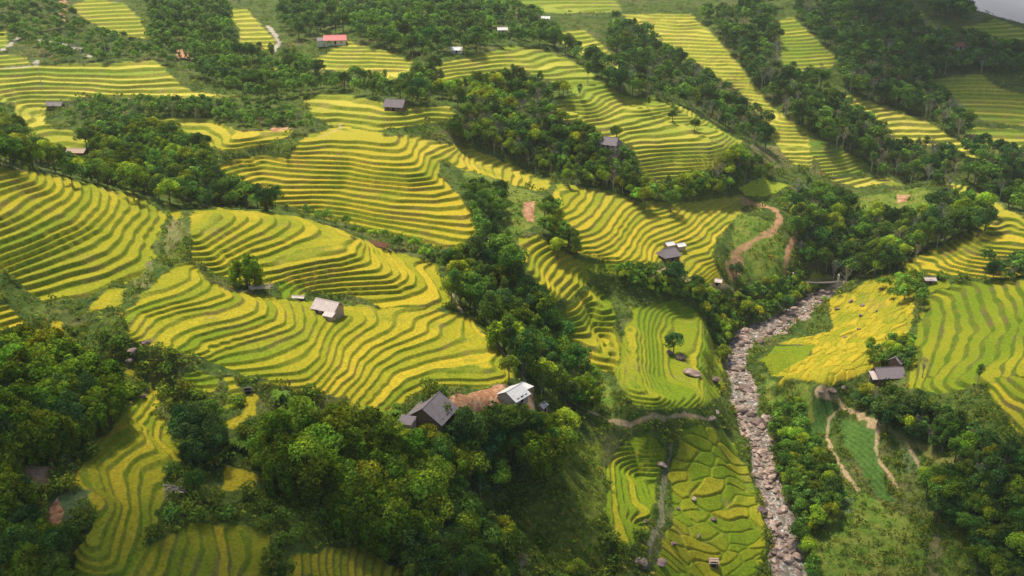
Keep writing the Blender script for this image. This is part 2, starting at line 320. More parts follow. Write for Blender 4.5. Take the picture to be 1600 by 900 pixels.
A0, A1, L0, L1 = -0.76, 0.76, math.log(122.0), math.log(1250.0)
GX, GY = 400, 460
ga, gl = np.linspace(A0, A1, GX), np.linspace(L0, L1, GY)
Hc = np.zeros((GY, GX))
for j in range(GY):
    q = np.stack([ga, np.full(GX, gl[j])], 1)
    d2 = ((q[:, None, :] - P[None]) ** 2).sum(-1)
    Hc[j] = tps_k(d2) @ sol[:NC] + sol[NC] + q @ sol[NC + 1:]

def cubic_up(Harr, xs, ys):
    """separable Catmull-Rom resampling at fractional grid positions xs (cols), ys (rows)"""
    def mat(pos, n):
        i = np.clip(np.floor(pos).astype(int), 0, n - 2); t = pos - i
        w = [-.5 * t + t ** 2 - .5 * t ** 3, 1 - 2.5 * t ** 2 + 1.5 * t ** 3, .5 * t + 2 * t ** 2 - 1.5 * t ** 3, -.5 * t ** 2 + .5 * t ** 3]
        return i, w
    i, w = mat(xs, Harr.shape[1])
    T = sum(w[k][None, :] * Harr[:, np.clip(i + k - 1, 0, Harr.shape[1] - 1)] for k in range(4))
    i, w = mat(ys, Harr.shape[0])
    return sum(w[k][:, None] * T[np.clip(i + k - 1, 0, Harr.shape[0] - 1), :] for k in range(4))

NX, NY = 1250, 2250
fa = np.linspace(A0, A1, NX)
tl_ = np.linspace(L0, L1, 4000); dn_ = np.interp(np.exp(tl_), [122, 180, 215, 330, 420, 520, 680, 1250], [.8, 1.2, 2.0, 2.4, 2.4, 2.0, 1.0, .6])
cd_ = np.concatenate([[0], np.cumsum((dn_[1:] + dn_[:-1]) / 2)]); fl = np.interp(np.linspace(0, cd_[-1], NY), cd_, tl_)
H = cubic_up(Hc, (fa - A0) / (A1 - A0) * (GX - 1), (fl - L0) / (L1 - L0) * (GY - 1))
Y = np.exp(fl)[:, None] * np.ones(NX)[None]
X = fa[None, :] * Y
# ------------------------------------------------------------------ land cover, terrace steps, colours
# rice regions: drop at level 0, step, ripeness 0..1, steepness of the bank, waviness, survey outline
RICE = [
 ('G7a', 60, 1.8, .65, .30, .10, [(105,10),(150,-5),(195,5),(220,30),(235,60),(200,60),(150,40)]),
 ('G7b', 60, 1.6, .7, .30, .10, [(345,15),(385,12),(410,40),(432,62),(425,78),(375,75),(372,45)]),
 ('G7c', 60, 1.6, .55, .30, .10, [(490,35),(520,8),(545,14),(535,35)]),
 ('G7d', 60, 1.6, .6, .30, .10, [(-60,45),(10,42),(14,75),(-60,85)]), ('G7e', 60, 1.6, .6, .30, .10, [(-60,80),(40,88),(48,100),(-60,104)]),
 ('G7f', 60, 1.6, .4, .30, .10, [(372,100),(420,95),(440,108),(400,118)]),
 ('G8a', 60, 1.8, .45, .30, .10, [(1450,125),(1530,113),(1560,135),(1640,160),(1640,200),(1540,190),(1490,160)]), ('G8b', 60, 2.0, .25, .3, .1, [(1390,10),(1440,15),(1470,45),(1440,50)]),
 ('G8c', 60, 2.0, .3, .3, .1, [(1490,195),(1640,205),(1640,235),(1540,225)]), ('G8d', 60, 2.0, .3, .3, .1, [(1500,40),(1560,30),(1640,60),(1640,75),(1520,60)]),('G8e', 60, 2.0, .4, .3, .1, [(1455,88),(1490,82),(1500,98),(1465,100)]),
 ('G9', 60, 1.6, .7, .25, .10, [(1285,278),(1380,276),(1412,290),(1330,292)]), ('G9b', 60, 1.6, .4, .25, .10, [(1262,238),(1310,230),(1375,265),(1290,275)]),
 ('G5', 68, 1.6, .2, .30, .10, [(1215,30),(1240,26),(1312,95),(1290,112),(1222,110)]),
 ('G6', 100, 2.1, 1.0, .25, .15, [(1293,147),(1330,148),(1440,184),(1492,214),(1560,255),(1500,240),(1442,224),(1400,228),(1365,190)]),
 ('G4b', 68, 1.7, .55, .28, .10, [(862,52),(912,43),(952,80),(972,112),(930,97),(890,77)]),
 ('G4c', 60, 1.7, .35, .28, .10, [(805,-5),(960,-5),(975,18),(880,22),(820,15)]),
 ('G4', 68, 1.7, .8, .28, .10, [(970,22),(1080,20),(1112,50),(1152,95),(1192,150),(1230,185),(1262,200),(1270,262),(1232,255),(1195,200),(1165,150),(1106,112),(1048,77),(998,42)]),
 ('G1b', 65, 1.5, .85, .28, .15, [(475,102),(540,63),(600,78),(646,95),(640,112),(612,127),(560,112),(505,108)]),
 ('G0', 76, 1.8, .62, .25, .12, [(-80,104),(60,100),(180,97),(245,93),(270,120),(300,141),(385,150),(370,154),(260,154),(130,152),(75,165),(70,190),(100,200),(140,212),(132,237),(70,226),(30,202),(20,160),(-80,170)]),
 ('G1', 86, 1.8, .6, .25, .12, [(470,150),(520,143),(600,160),(700,166),(724,185),(640,196),(580,207),(520,197),(490,182)]),
 ('G3', 93, 1.25, .35, .28, .10, [(975,158),(1020,151),(1070,168),(1122,198),(1160,221),(1150,238),(1100,216),(1040,188)]),
 ('G2', 74, 1.6, .40, .26, .14, [(655,104),(740,86),(790,72),(840,72),(900,98),(965,140),(1010,165),(1060,190),(1100,210),(1142,235),(1132,262),(1080,268),(1030,282),(1005,288),(995,250),(985,225),(930,206),(880,192),(862,156),(905,148),(862,130),(792,112),(740,130),(700,136)]),
 ('DL', 94, 1.5, .7, .22, .12, [(222,184),(330,183),(370,204),(462,204),(440,219),(380,234),(342,238),(312,216),(250,213)]),
 ('D', 94, 1.5, .86, .22, .14, [(340,258),(369,247),(408,242),(450,246),(460,232),(478,209),(540,195),(600,208),(650,213),(690,220),(740,233),(800,256),(862,285),(850,303),(800,287),(722,264),(690,250),(685,275),(702,285),(732,320),(742,350),(738,387),(700,387),(620,367),(500,338),(440,320),(370,298),(332,280)]),
 ('E', 118, 1.25, .72, .22, .14, [(858,322),(868,288),(930,292),(1000,313),(1060,318),(1100,313),(1160,303),(1168,320),(1125,370),(1112,400),(1137,442),(1090,447),(1068,425),(1058,392),(1020,412),(960,410),(905,397),(878,360)]),
 ('F', 120, 1.9, .5, .25, .14, [(808,372),(842,368),(922,415),(917,440),(892,470),(860,467),(828,430),(812,400)]),
 ('F2', 120, 1.9, .45, .25, .22, [(885,478),(925,445),(955,470),(972,540),(962,583),(890,562),(862,540)]),
 ('F3', 120, 1.6, .15, .25, .15, [(912,408),(975,406),(1000,420),(960,428),(925,428)]),
 ('HR', 140, 1.25, .92, .25, .14, [(1470,286),(1510,288),(1560,318),(1660,375),(1660,425),(1540,434),(1460,432),(1415,427),(1408,410),(1500,373),(1545,338),(1535,320)]),
 ('Pg', 170, 30., .12, .3, .1, [(1188,560),(1215,540),(1272,540),(1260,560),(1205,590)]),
 ('P', 161, .95, .74, .28, .35, [(1212,535),(1300,518),(1290,470),(1340,445),(1380,430),(1430,426),(1432,460),(1420,520),(1388,540),(1370,580),(1300,603),(1205,588),(1270,555),(1270,540)]),
 ('Rk', 150, 30., .1, .3, .1, [(1440,440),(1480,438),(1485,455),(1450,460)]),
 ('Rr', 157, 1.5, .36, .34, .14, [(1440,470),(1490,440),(1660,436),(1660,588),(1540,602),(1470,615),(1415,607),(1420,560)]),
 ('Rb', 149.5, 1.2, .55, .28, .14, [(1537,590),(1660,578),(1660,730),(1575,662),(1550,620)]),
 ('I', 147, 1.1, .16, .40, .30, [(985,478),(1060,470),(1112,500),(1132,540),(1130,600),(1100,638),(1000,638),(960,592),(975,530)]),
 ('I2b', 168, 1.0, .17, .35, .6, [(1058,700),(1062,672),(1085,664),(1112,670),(1138,668),(1150,690),(1162,725),(1180,748),(1186,780),(1203,800),(1196,835),(1206,860),(1180,900),(1150,935),(1020,905),(1032,850),(1048,812),(1050,770),(1044,740)]),
 ('I2', 165, 1.3, .16, .30, .25, [(965,705),(985,682),(1012,674),(1030,690),(1042,705),(1030,735),(1022,775),(1020,808),(1000,838),(982,855),(962,848),(955,815),(940,790),(950,765),(945,735)]),
 ('A2', 80, 1.6, .5, .2, .1, [(250,312),(275,320),(292,340),(270,347)]), ('A3', 105, 30., .5, .2, .1, [(135,487),(163,456),(200,448),(182,482)]),
 ('A4', 80, 1.3, .8, .2, .1, [(-60,470),(18,476),(35,500),(20,520),(-60,525)]), ('A5', 80, 30, .95, .2, .1, [(76,505),(92,502),(98,520),(84,528)]), ('A6', 80, 30, .95, .2, .1, [(196,578),(218,572),(212,585),(200,590)]),
 ('A', 80, 1.6, .58, .20, .14, [(-90,254),(0,262),(60,270),(130,283),(200,300),(240,318),(262,335),(254,360),(240,385),(244,400),(215,430),(140,464),(68,472),(20,432),(-90,420)]),
 ('B', 98, 1.27, .62, .20, .12, [(296,330),(340,324),(420,332),(470,341),(530,358),(567,374),(610,393),(650,400),(682,410),(702,455),(710,478),(660,490),(610,482),(560,467),(500,457),(450,447),(380,442),(335,427),(300,405)]),
 ('B2', 98, 1.27, .15, .20, .12, [(432,440),(475,440),(480,462),(440,465)]),
 ('C', 105, 0.9, .57, .22, .13, [(275,412),(300,408),(330,440),(360,453),(420,463),(490,470),(545,478),(600,478),(680,484),(732,493),(772,530),(812,580),(792,600),(700,607),(640,622),(600,652),(575,647),(540,622),(470,607),(430,597),(380,587),(330,562),(260,552),(195,522),(188,490),(230,450)]),
 ('C3', 115, 1.0, .15, .3, .1, [(284,590),(310,577),(345,590),(340,612),(290,612)]), ('C4', 115, 1.0, .55, .3, .1, [(345,588),(365,590),(378,632),(350,636),(360,610)]), ('C5', 115, 30., .6, .3, .1, [(385,612),(405,616),(405,650),(370,668),(345,662),(385,645)]),
 ('J3', 120, 30., .5, .3, .1, [(338,772),(358,720),(412,747),(402,772)]),
 ('J', 118, .95, .58, .30, .16, [(118,745),(150,690),(195,640),(238,602),(250,600),(246,640),(265,660),(290,715),(262,735),(255,790),(235,830),(205,930),(110,930),(112,860),(150,800)]),
 ('J2', 118, .95, .55, .30, .16, [(232,850),(310,812),(380,822),(427,840),(404,930),(190,930)]), ('J4', 118, 1.1, .5, .30, .16, [(440,930),(460,865),(560,852),(622,882),(610,930)]),
]
COVER = [  # other covers: kind, outline
 ('meadow', [(1150,330),(1215,350),(1235,430),(1160,440),(1140,410)]), ('meadow', [(1330,310),(1440,292),(1480,310),(1420,335),(1340,335)]),
 ('meadow', [(1270,790),(1350,770),(1440,820),(1440,930),(1260,930)]), ('longgrass', [(395,770),(520,760),(525,840),(430,850)]), ('longgrass', [(810,820),(900,690),(945,690),(940,790),(950,880),(860,900)]),
 ('meadow', [(1170,470),(1225,450),(1230,490),(1180,500)]), ('field', [(1250,440),(1275,415),(1292,425),(1275,445)]), ('meadow', [(1195,600),(1262,600),(1268,660),(1215,690)]), ('meadow', [(585,245),(640,225),(690,230),(680,250)]),
 ('meadow', [(705,250),(760,270),(850,310),(870,340),(820,360),(760,320)]), ('meadow', [(830,500),(880,480),(900,560),(950,600),(960,640),(880,600)]), ('meadow', [(740,320),(830,350),(800,372),(760,350)]),
 ('meadow', [(1250,200),(1310,230),(1262,240)]), ('meadow', [(1500,190),(1590,210),(1600,240),(1550,250)]), ('knoll', [(1153,292),(1188,278),(1237,290),(1200,305),(1165,306)]),
 ('veg', [(1268,622),(1290,618),(1312,640),(1300,680),(1268,678)]), ('veg', [(1316,650),(1370,672),(1372,715),(1385,760),(1400,785),(1370,775),(1340,720),(1318,690)]), ('vegp', [(1400,690),(1425,690),(1445,745),(1420,740)]),
 ('vegp', [(1295,785),(1330,780),(1340,800),(1300,800)]), ('vegp', [(75,775),(135,765),(140,800),(90,825)]), ('meadow', [(270,365),(290,370),(285,405),(262,400)]), ('meadow', [(1468,830),(1510,825),(1520,890),(1475,905)]),
 ('earth', [(697,622),(740,612),(795,598),(836,606),(836,640),(775,646),(730,638),(700,645)]), ('earth', [(20,722),(80,725),(85,762),(35,762)]), ('earth', [(68,800),(92,770),(98,830),(75,835)]), ('drygrass', [(1448,850),(1462,832),(1474,860),(1468,905),(1446,905)]),
 ('earth', [(268,70),(285,75),(300,92),(280,92)]), ('earth', [(425,198),(458,200),(455,206),(425,205)]), ('earth', [(585,325),(620,325),(615,345),(595,345)]) , ('earth', [(816,318),(835,315),(835,345),(822,345)]),
 ('earth', [(1020,425),(1040,418),(1040,432),(1020,438)]), ('earth', [(1400,305),(1422,302),(1418,315),(1405,318)]), ('earth', [(100,230),(138,232),(135,245),(105,245)]), ('drygrass', [(205,420),(240,410),(235,450),(210,450)]), ('drygrass', [(265,340),(290,350),(270,400),(255,390)]),
 ('drygrass', [(1170,225),(1230,230),(1240,262),(1180,265)]), ('drygrass', [(1262,255),(1305,262),(1310,275),(1270,275)]), ('earth', [(940,235),(968,240),(972,262),(955,262)]),
]
PATHS = [  # width in metres, colour, survey line
 (3.0, 'red', [(1160,312),(1185,318),(1210,328),(1220,342),(1208,362),(1178,375),(1155,392),(1143,412),(1138,425)]), (2.2, 'red', [(1226,440),(1226,415),(1232,392),(1242,372)]), (2.2, 'red', [(1138,425),(1155,398),(1160,412),(1148,428)]),
 (1.6, 'tan', [(1010,437),(1030,424),(1045,418)]), (1.5, 'tan', [(1072,440),(1092,446),(1115,449),(1146,453)]), (.9, 'tan', [(885,624),(905,634),(922,642),(950,656),(985,662),(1005,655),(1035,656),(1075,650),(1105,652)]),
 (2.6, 'tan', [(1278,610),(1305,622),(1338,645),(1372,668)]), (2.2, 'grass', [(1372,668),(1440,700),(1500,722),(1535,738)]), (1.2, 'tan', [(1312,640),(1295,655),(1292,680),(1300,705),(1318,735),(1340,765)]), (1.5, 'tan', [(1372,670),(1368,700),(1375,722),(1392,745),(1400,762)]), (1.0, 'tan', [(1415,688),(1430,715),(1445,745)]),
 (3.5, 'pale', [(48,58),(80,65),(110,70),(128,80),(142,87)]), (3.5, 'pale', [(-40,92),(0,80),(15,70),(30,58)]), (3.5, 'pale', [(-40,104),(20,103),(55,102),(60,97)]), (4.0, 'red', [(275,75),(285,88),(300,92),(318,87)]), (3.0, 'pale', [(418,40),(430,55),(436,68),(428,80)]), (4.0, 'red', [(96,-5),(103,12),(95,28),(113,38)]),
 (1.3, 'tan', [(528,770),(532,800),(534,832)]), (1.3, 'tan', [(700,440),(712,470),(722,488)]), (1.2, 'tan', [(772,535),(795,562),(815,585),(826,606)]), (1.5, 'tan', [(1560,790),(1590,800),(1598,840)]), (1.2, 'tan', [(500,210),(535,200),(530,192)]), (.9, 'tan', [(728,305),(738,322)])
]
RIVER = [(1318,438,5),(1295,452,7),(1268,472,12),(1238,494,13),(1205,513,13.5),(1170,526,13),(1152,545,10.5),(1150,570,10),(1160,600,10.5),(1164,632,13),(1176,668,12.5),(1190,705,11),(1193,735,9),(1208,770,10),(1222,815,11),(1227,855,11),(1236,905,10),(1240,960,10)]
BROOK = [(1050,690,.4),(1048,710,.6),(1040,735,.9),(1034,775,1.2),(1034,812,1.2),(1018,845,.8),(1012,880,1.0)]

U, V = project(X, Y, H)
run = np.minimum.accumulate(V, 0)
seen = V <= run + 4.0                                        # not behind a nearer crest
wob = np.clip(Y / 300.0, .5, 2)
UW = U + (vnoise(X / 5, Y / 5, 1) - .5) * 9 / wob + (vnoise(X / 1.7, Y / 1.7, 2) - .5) * 4 / wob
VW = V + (vnoise(X / 5, Y / 5, 3) - .5) * 7 / wob + (vnoise(X / 1.7, Y / 1.7, 4) - .5) * 3 / wob
OX, OY, RW, RH = -120, -60, 1840, 1080
def in_poly(poly):
    p = np.array(poly, float)
    x0, y0 = np.floor(p.min(0)).astype(int) - 1; x1, y1 = np.ceil(p.max(0)).astype(int) + 2
    gx, gy = np.meshgrid(np.arange(x0, x1) + .0, np.arange(y0, y1) + .0)
    ins = np.zeros(gx.shape, bool)
    for (ax, ay), (bx, by) in zip(p, np.roll(p, -1, 0)):
        if ay == by: continue
        c = ((ay > gy) != (by > gy)) & (gx < (bx - ax) * (gy - ay) / (by - ay) + ax)
        ins ^= c
    return x0, y0, ins
def stamp(arr, poly, val):
    x0, y0, ins = in_poly(poly)
    yy, xx = np.nonzero(ins)
    xx = xx + x0 - OX; yy = yy + y0 - OY
    ok = (xx >= 0) & (xx < RW) & (yy >= 0) & (yy < RH)
    arr[yy[ok], xx[ok]] = val
reg_px = np.zeros((RH, RW), np.int16); cov_px = np.zeros((RH, RW), np.int16)
for i, r in enumerate(RICE): stamp(reg_px, r[6], i + 1)
COVN = ['', 'meadow', 'longgrass', 'field', 'knoll', 'veg', 'vegp', 'earth', 'drygrass']
for k, poly in COVER: stamp(cov_px, poly, COVN.index(k))
def look(arr, u, v):
    return arr[np.clip(np.round(v).astype(int) - OY, 0, RH - 1), np.clip(np.round(u).astype(int) - OX, 0, RW - 1)]
inside = (U > OX + 2) & (U < OX + RW - 2) & (V > OY + 2) & (V < OY + RH - 2) & seen
reg = np.where(inside, look(reg_px, UW, VW), 0)
cov = np.where(inside, look(cov_px, UW, VW), 0)

def blur2(a, n=2):
    for _ in range(n):
        a = (np.roll(a, 1, 0) + a * 2 + np.roll(a, -1, 0)) / 4
        a = (np.roll(a, 1, 1) + a * 2 + np.roll(a, -1, 1)) / 4
    return a
amp = blur2((reg > 0).astype(np.float32), 3)

# ground height lookup in (azimuth, log distance) coordinates, before and after the terraces are cut
def sampler(arr):
    def f(x, y):
        i = (x / y - A0) / (A1 - A0) * (NX - 1); j = np.interp(np.log(y), fl, np.arange(NY))
        i = np.clip(i, 0, NX - 1.001); j = np.clip(j, 0, NY - 1.001)
        i0, j0 = np.floor(i).astype(int), np.floor(j).astype(int); a, b = i - i0, j - j0
        return (arr[j0, i0] * (1 - a) + arr[j0, i0 + 1] * a) * (1 - b) + (arr[j0 + 1, i0] * (1 - a) + arr[j0 + 1, i0 + 1] * a) * b
    return f
def hit(u, v, arr=None):
    """first ground point met by the sight line through a survey position"""
    arr = H if arr is None else arr
    dy = (450.0 - v) / F
    dx, fw, dn = (u - 800.0) / F, CP + dy * SP, SP - dy * CP
    yl = np.exp(np.linspace(L0, L1, 2600)); t = yl / fw
    g = sampler(arr)(dx * t, yl) - dn * t
    k = np.nonzero(g <= 0)[0]
    if len(k) == 0: return None
    k = k[0]
    if k > 0:
        w = g[k - 1] / (g[k - 1] - g[k] + 1e-9); y = yl[k - 1] + (yl[k] - yl[k - 1]) * w
    else: y = yl[0]
    return dx * y / fw, y, dn * y / fw

# ---- river channel
def seg_dist(pts, X, Y):
    best = np.full(X.shape, 1e9, np.float32); par = np.zeros(X.shape, np.float32)
    for i, ((ax, ay), (bx, by)) in enumerate(zip(pts[:-1], pts[1:])):
        dx, dy = bx - ax, by - ay
        t = np.clip(((X - ax) * dx + (Y - ay) * dy) / (dx * dx + dy * dy + 1e-9), 0, 1)
        d = np.hypot(X - ax - t * dx, Y - ay - t * dy)
        m = d < best
        best[m] = d[m]; par[m] = (i + t)[m]
    return best, par
def world_line(px):
    out = []
    for (u, v) in px:
        p = hit(u, v)
        if p: out.append(p)
    return out
def near(px_pts, marg):
    w = np.array([(p[0], p[1]) for p in px_pts])
    m = (X > w[:, 0].min() - marg) & (X < w[:, 0].max() + marg) & (Y > w[:, 1].min() - marg) & (Y < w[:, 1].max() + marg)
    return m
rw = []
for (u, v, w) in RIVER:
    p = hit(u, v)
    rw.append((p[0], p[1], p[2], w))
rh = np.array([p[2] for p in rw]); rh = np.maximum.accumulate(rh)           # water only runs down
rh = np.interp(np.arange(len(rh)), [0, 2, 5, 9, 13, len(rh) - 1], rh[[0, 2, 5, 9, 13, -1]])
rwid = np.array([p[3] for p in rw])
riv_d = np.full(X.shape, 1e3, np.float32); riv_p = np.zeros(X.shape, np.float32)
m = near(rw, 45)
d_, p_ = seg_dist([(p[0], p[1]) for p in rw], X[m], Y[m]); riv_d[m] = d_; riv_p[m] = p_
half = np.interp(riv_p, np.arange(len(rw)), rwid) / 2 * (.22 + 1.25 * fbm(X / 9, Y / 9, 21, 3))
hriv = np.interp(riv_p, np.arange(len(rw)), rh)
k = 1 - sstep(0, 1, (riv_d - half) / 14)
bank_h = hriv - 1.6 * sstep(0, 1, (riv_d - half) / 3.0)
H0 = H.copy()
H = H * (1 - k) + bank_h * k
river = (riv_d < half) & (riv_d < 40)
bed = vnoise(X / 1.6, Y / 1.6, 31) * .9 + vnoise(X / .7, Y / .7, 32) * .5
H = np.where(river, H - (bed - .55) * .9, H)
bw = [hit(u, v) + (w,) for (u, v, w) in BROOK]
brook_d = np.full(X.shape, 1e3, np.float32); brook_p = np.zeros(X.shape, np.float32)
m = near(bw, 10); d_, p_ = seg_dist([(p[0], p[1]) for p in bw], X[m], Y[m]); brook_d[m] = d_; brook_p[m] = p_
brook = (brook_d < np.interp(brook_p, np.arange(len(bw)), [p[3] for p in bw]) * (.5 + .6 * vnoise(X / 3, Y / 3, 23)))
reg[river | brook | (riv_d < half + 2.0)] = 0

# ---- cut the terraces
hash1 = lambda k, s: _hash(k.astype(np.int64), np.zeros_like(k, np.int64), s)
lev = np.zeros_like(H); frac = np.zeros_like(H); ripe = np.zeros_like(H); steep = np.full_like(H, .25)
HT = H.copy()
wav = (fbm(X / 22, Y / 22, 41, 3) - .5) * 2
for i, (nm, h0, q, rp, bank, wv_, poly) in enumerate(RICE):
    m = reg == i + 1
    if not m.any(): continue
    n = (H[m] - h0) / q + wav[m] * wv_ * 2.0 + (vnoise(X[m] / 6, Y[m] / 6, 44) - .5) * .22
    # here and there a wall between neighbouring fields shifts the steps
    cellx = np.floor((X[m] + 12 * vnoise(X[m] / 20, Y[m] / 20, 51)) / 34); 
    k_ = np.floor(n); f = n - k_
    s = np.clip(f / bank, 0, 1)
    S = s * s * (3 - 2 * s)
    hq = h0 + q * (k_ + S - (wav[m] * wv_ * 2.0))
    if q < 20 and nm not in ('P', 'I2b'):
        lip = np.exp(-((f - .97) / .03) ** 2) * .12 + np.exp(-((f) / .02) ** 2) * .12
        HT[m] = H[m] * (1 - amp[m]) + (hq - lip * amp[m]) * amp[m]
        lev[m] = k_; frac[m] = f; steep[m] = bank
    else:
        frac[m] = .6
    kk = k_ * 7.13 + i * 31
    field = vnoise(X[m] / 42 + kk * 3.1, Y[m] / 42 + kk * 1.7, 61)
    ripe[m] = np.clip(rp - .07 + (hash1(k_ + i * 101, 5) - .5) * .46 + (field - .5) * .75 + (fbm(X[m] / 60, Y[m] / 60, 63, 2) - .5) * .5, 0, 1)
rough = (fbm(X / 9, Y / 9, 71, 3) - .5) * 2.2 + (vnoise(X / 1.5, Y / 1.5, 74) - .5) * .5
HT = HT - rough * (1 - amp) * np.where(river | brook, 0, 1) * sstep(0, 12, riv_d - half) * np.where(cov > 3, .25, 1)

# ---- valley paddies: a patchwork of small level plots
def plots(m, h0, sx, sy, ang, seed):
    x, y = X[m] * cos(ang) + Y[m] * sin(ang), -X[m] * sin(ang) + Y[m] * cos(ang)
    x = x / sx + (fbm(X[m] / 13, Y[m] / 13, seed, 2) - .5) * 1.5; y = y / sy + (fbm(X[m] / 13, Y[m] / 13, seed + 3, 2) - .5) * 1.9
    bi, bj = np.floor(x), np.floor(y)
    f1 = np.full(x.shape, 9.0); f2 = np.full(x.shape, 9.0); cx = np.zeros(x.shape); cy = np.zeros(x.shape); cid = np.zeros(x.shape)
    for di in (-1, 0, 1):
        for dj in (-1, 0, 1):
            ci, cj = (bi + di).astype(np.int64), (bj + dj).astype(np.int64)
            px_ = ci + .12 + .76 * _hash(ci, cj, seed); py_ = cj + .12 + .76 * _hash(ci, cj, seed + 9)
            d = np.hypot(x - px_, y - py_)
            nw = d < f1
            f2 = np.where(nw, f1, np.minimum(f2, d)); cid = np.where(nw, _hash(ci, cj, seed + 5), cid)
            cx = np.where(nw, px_, cx); cy = np.where(nw, py_, cy); f1 = np.minimum(f1, d)
    return f2 - f1, cid, cx, cy
for nm, sx, sy, ang, seed in (('I2b', 10.5, 4.0, .45, 310), ('P', 9.5, 3.0, .9, 340)):
    i = [r[0] for r in RICE].index(nm); m = reg == i + 1
    e, cid, cx, cy = plots(m, 0, sx, sy, ang, seed)
    step_ = np.floor(H[m] / .55 + cid * .8) * .55 - cid * .44
    lim = sstep(.05, .16, e)
    HT[m] = H[m] - (.30 * (lim - .5) * 2 + (cid - .5) * .5 * lim) * amp[m]
    frac[m] = np.where(e < .075, .28, .6); steep[m] = .3
    ripe[m] = np.clip(RICE[i][3] + (cid - .5) * .7 + (fbm(X[m] / 30, Y[m] / 30, 63, 2) - .5) * .5, 0, 1)

# ---- paths
path_d = np.full(X.shape, 9.0, np.float32); path_c = np.zeros(X.shape, np.int8)
PC = ['red', 'tan', 'pale', 'grass']
for (w, c, px) in PATHS:
    wl_ = world_line(px)
    if len(wl_) < 2: continue
    m = near(wl_, 8)
    d, _ = seg_dist([(p[0], p[1]) for p in wl_], X[m], Y[m])
    d = (d + (vnoise(X[m] / 3, Y[m] / 3, 81) - .5) * w * .7) / (w * .5)
    cur = path_d[m]; cc = path_c[m]; t = (d < cur) & seen[m]
    cur[t] = d[t]; cc[t] = PC.index(c); path_d[m] = cur; path_c[m] = cc
path = path_d < 1.0

# ---- base colours (reflectance of the ground itself)
def C(*a): return np.array(a, np.float32)
def mix(a, b, t): return a * (1 - t[..., None]) + b * t[..., None]
n1 = fbm(X / 16, Y / 16, 91, 4); n2 = fbm(X / 3.5, Y / 3.5, 95, 3); n3 = vnoise(X / .9, Y / .9, 99)
col = mix(C(.050, .090, .016), C(.105, .140, .026), sstep(.3, .7, n2 * .6 + n3 * .4))
col = mix(col, C(.150, .130, .055), sstep(.56, .75, n1) * .55)
col = mix(col, C(.040, .075, .018), sstep(.60, .75, fbm(X / 10, Y / 10, 111, 3)) * .6)
def put(mask, c): col[mask] = c[mask]
mead = mix(C(.11, .18, .022), C(.18, .205, .035), sstep(.3, .7, n2)); put(cov == 1, mead)
put(cov == 2, mix(C(.085, .125, .012), C(.15, .18, .025), sstep(.3, .7, n2 * .5 + n3 * .5)))
put(cov == 3, mix(C(.22, .24, .03), C(.28, .26, .03), n2)); put(cov == 4, mix(C(.30, .36, .03), C(.44, .42, .04), sstep(.45, .6, n1)))
rows = .5 + .5 * np.sin((X * .95 + Y * .3) * 2 * pi / 1.7 + (n2 - .5) * 2)
put(cov == 5, mix(C(.050, .105, .018), C(.090, .170, .032), np.clip(rows * .6 + (n3 - .5) * .8 + n2 * .3, 0, 1))); put(cov == 6, mix(C(.075, .135, .045), C(.15, .16, .06), n2))
put(cov == 7, mix(C(.34, .16, .08), C(.52, .32, .19), sstep(.3, .7, n2 * .6 + n3 * .4))); put(cov == 8, mix(C(.12, .15, .035), C(.21, .18, .08), sstep(.3, .7, n2 * .6 + n3 * .4)))
# rice
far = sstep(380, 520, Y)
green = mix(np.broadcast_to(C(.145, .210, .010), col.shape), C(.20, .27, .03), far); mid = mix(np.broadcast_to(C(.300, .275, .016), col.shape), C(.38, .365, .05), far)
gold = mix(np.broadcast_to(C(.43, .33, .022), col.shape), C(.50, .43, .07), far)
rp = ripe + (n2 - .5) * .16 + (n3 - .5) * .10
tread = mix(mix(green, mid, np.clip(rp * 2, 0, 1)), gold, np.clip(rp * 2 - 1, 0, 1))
bankc = mix(np.broadcast_to(C(.125, .200, .012), col.shape), C(.19, .225, .022), sstep(.35, .65, n2))
bankc = mix(bankc, C(.22, .160, .065), sstep(.58, .72, fbm(X / 7, Y / 7, 121, 3)) * .65)
isb = (1 - sstep(.92, 1.06, frac / np.maximum(steep, .01))) + sstep(.955, .985, frac) * .55
isb = np.clip(isb, 0, 1)
isb = np.where(steep > 0, isb, 0)
gapn = sstep(.67, .74, fbm(X / 13, Y / 13, 131, 3)) * (reg != [r[0] for r in RICE].index('Rr') + 1)                     # weedy strips left unplanted
soft = np.where(np.isin(reg, [[r[0] for r in RICE].index(q) + 1 for q in ('Rr', 'Rb', 'HR')]), .0, .32)[..., None]
bankc = bankc * (1 - soft) * np.where(soft > 0, 1, .68) + tread * soft
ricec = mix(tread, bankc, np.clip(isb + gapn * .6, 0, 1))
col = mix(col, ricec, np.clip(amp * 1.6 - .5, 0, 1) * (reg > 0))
# paths, river bed
pcol = np.stack([C(.46, .25, .14), C(.44, .31, .18), C(.48, .42, .34), C(.20, .19, .05)])[path_c]
pt = (1 - sstep(.65, 1.3, path_d + (n3 - .5) * .5)) * (.65 + .35 * n2)
pt = np.where(reg > 0, pt * .8, pt)
col = mix(col, pcol, pt)
rock = mix(C(.24, .17, .135), C(.48, .38, .32), sstep(.2, .8, n2 * .5 + n3 * .5)); rock = mix(rock, C(.14, .10, .08), sstep(.62, .72, vnoise(X / 1.1, Y / 1.1, 141)))
bedm = sstep(.8, 0, (riv_d - half) / 1.0 + (n3 - .5)) * (riv_d < 40); col = mix(col, rock, bedm)
col = mix(col, C(.30, .24, .18) * (.5 + .9 * n3[..., None]), brook.astype(np.float32) * .40)

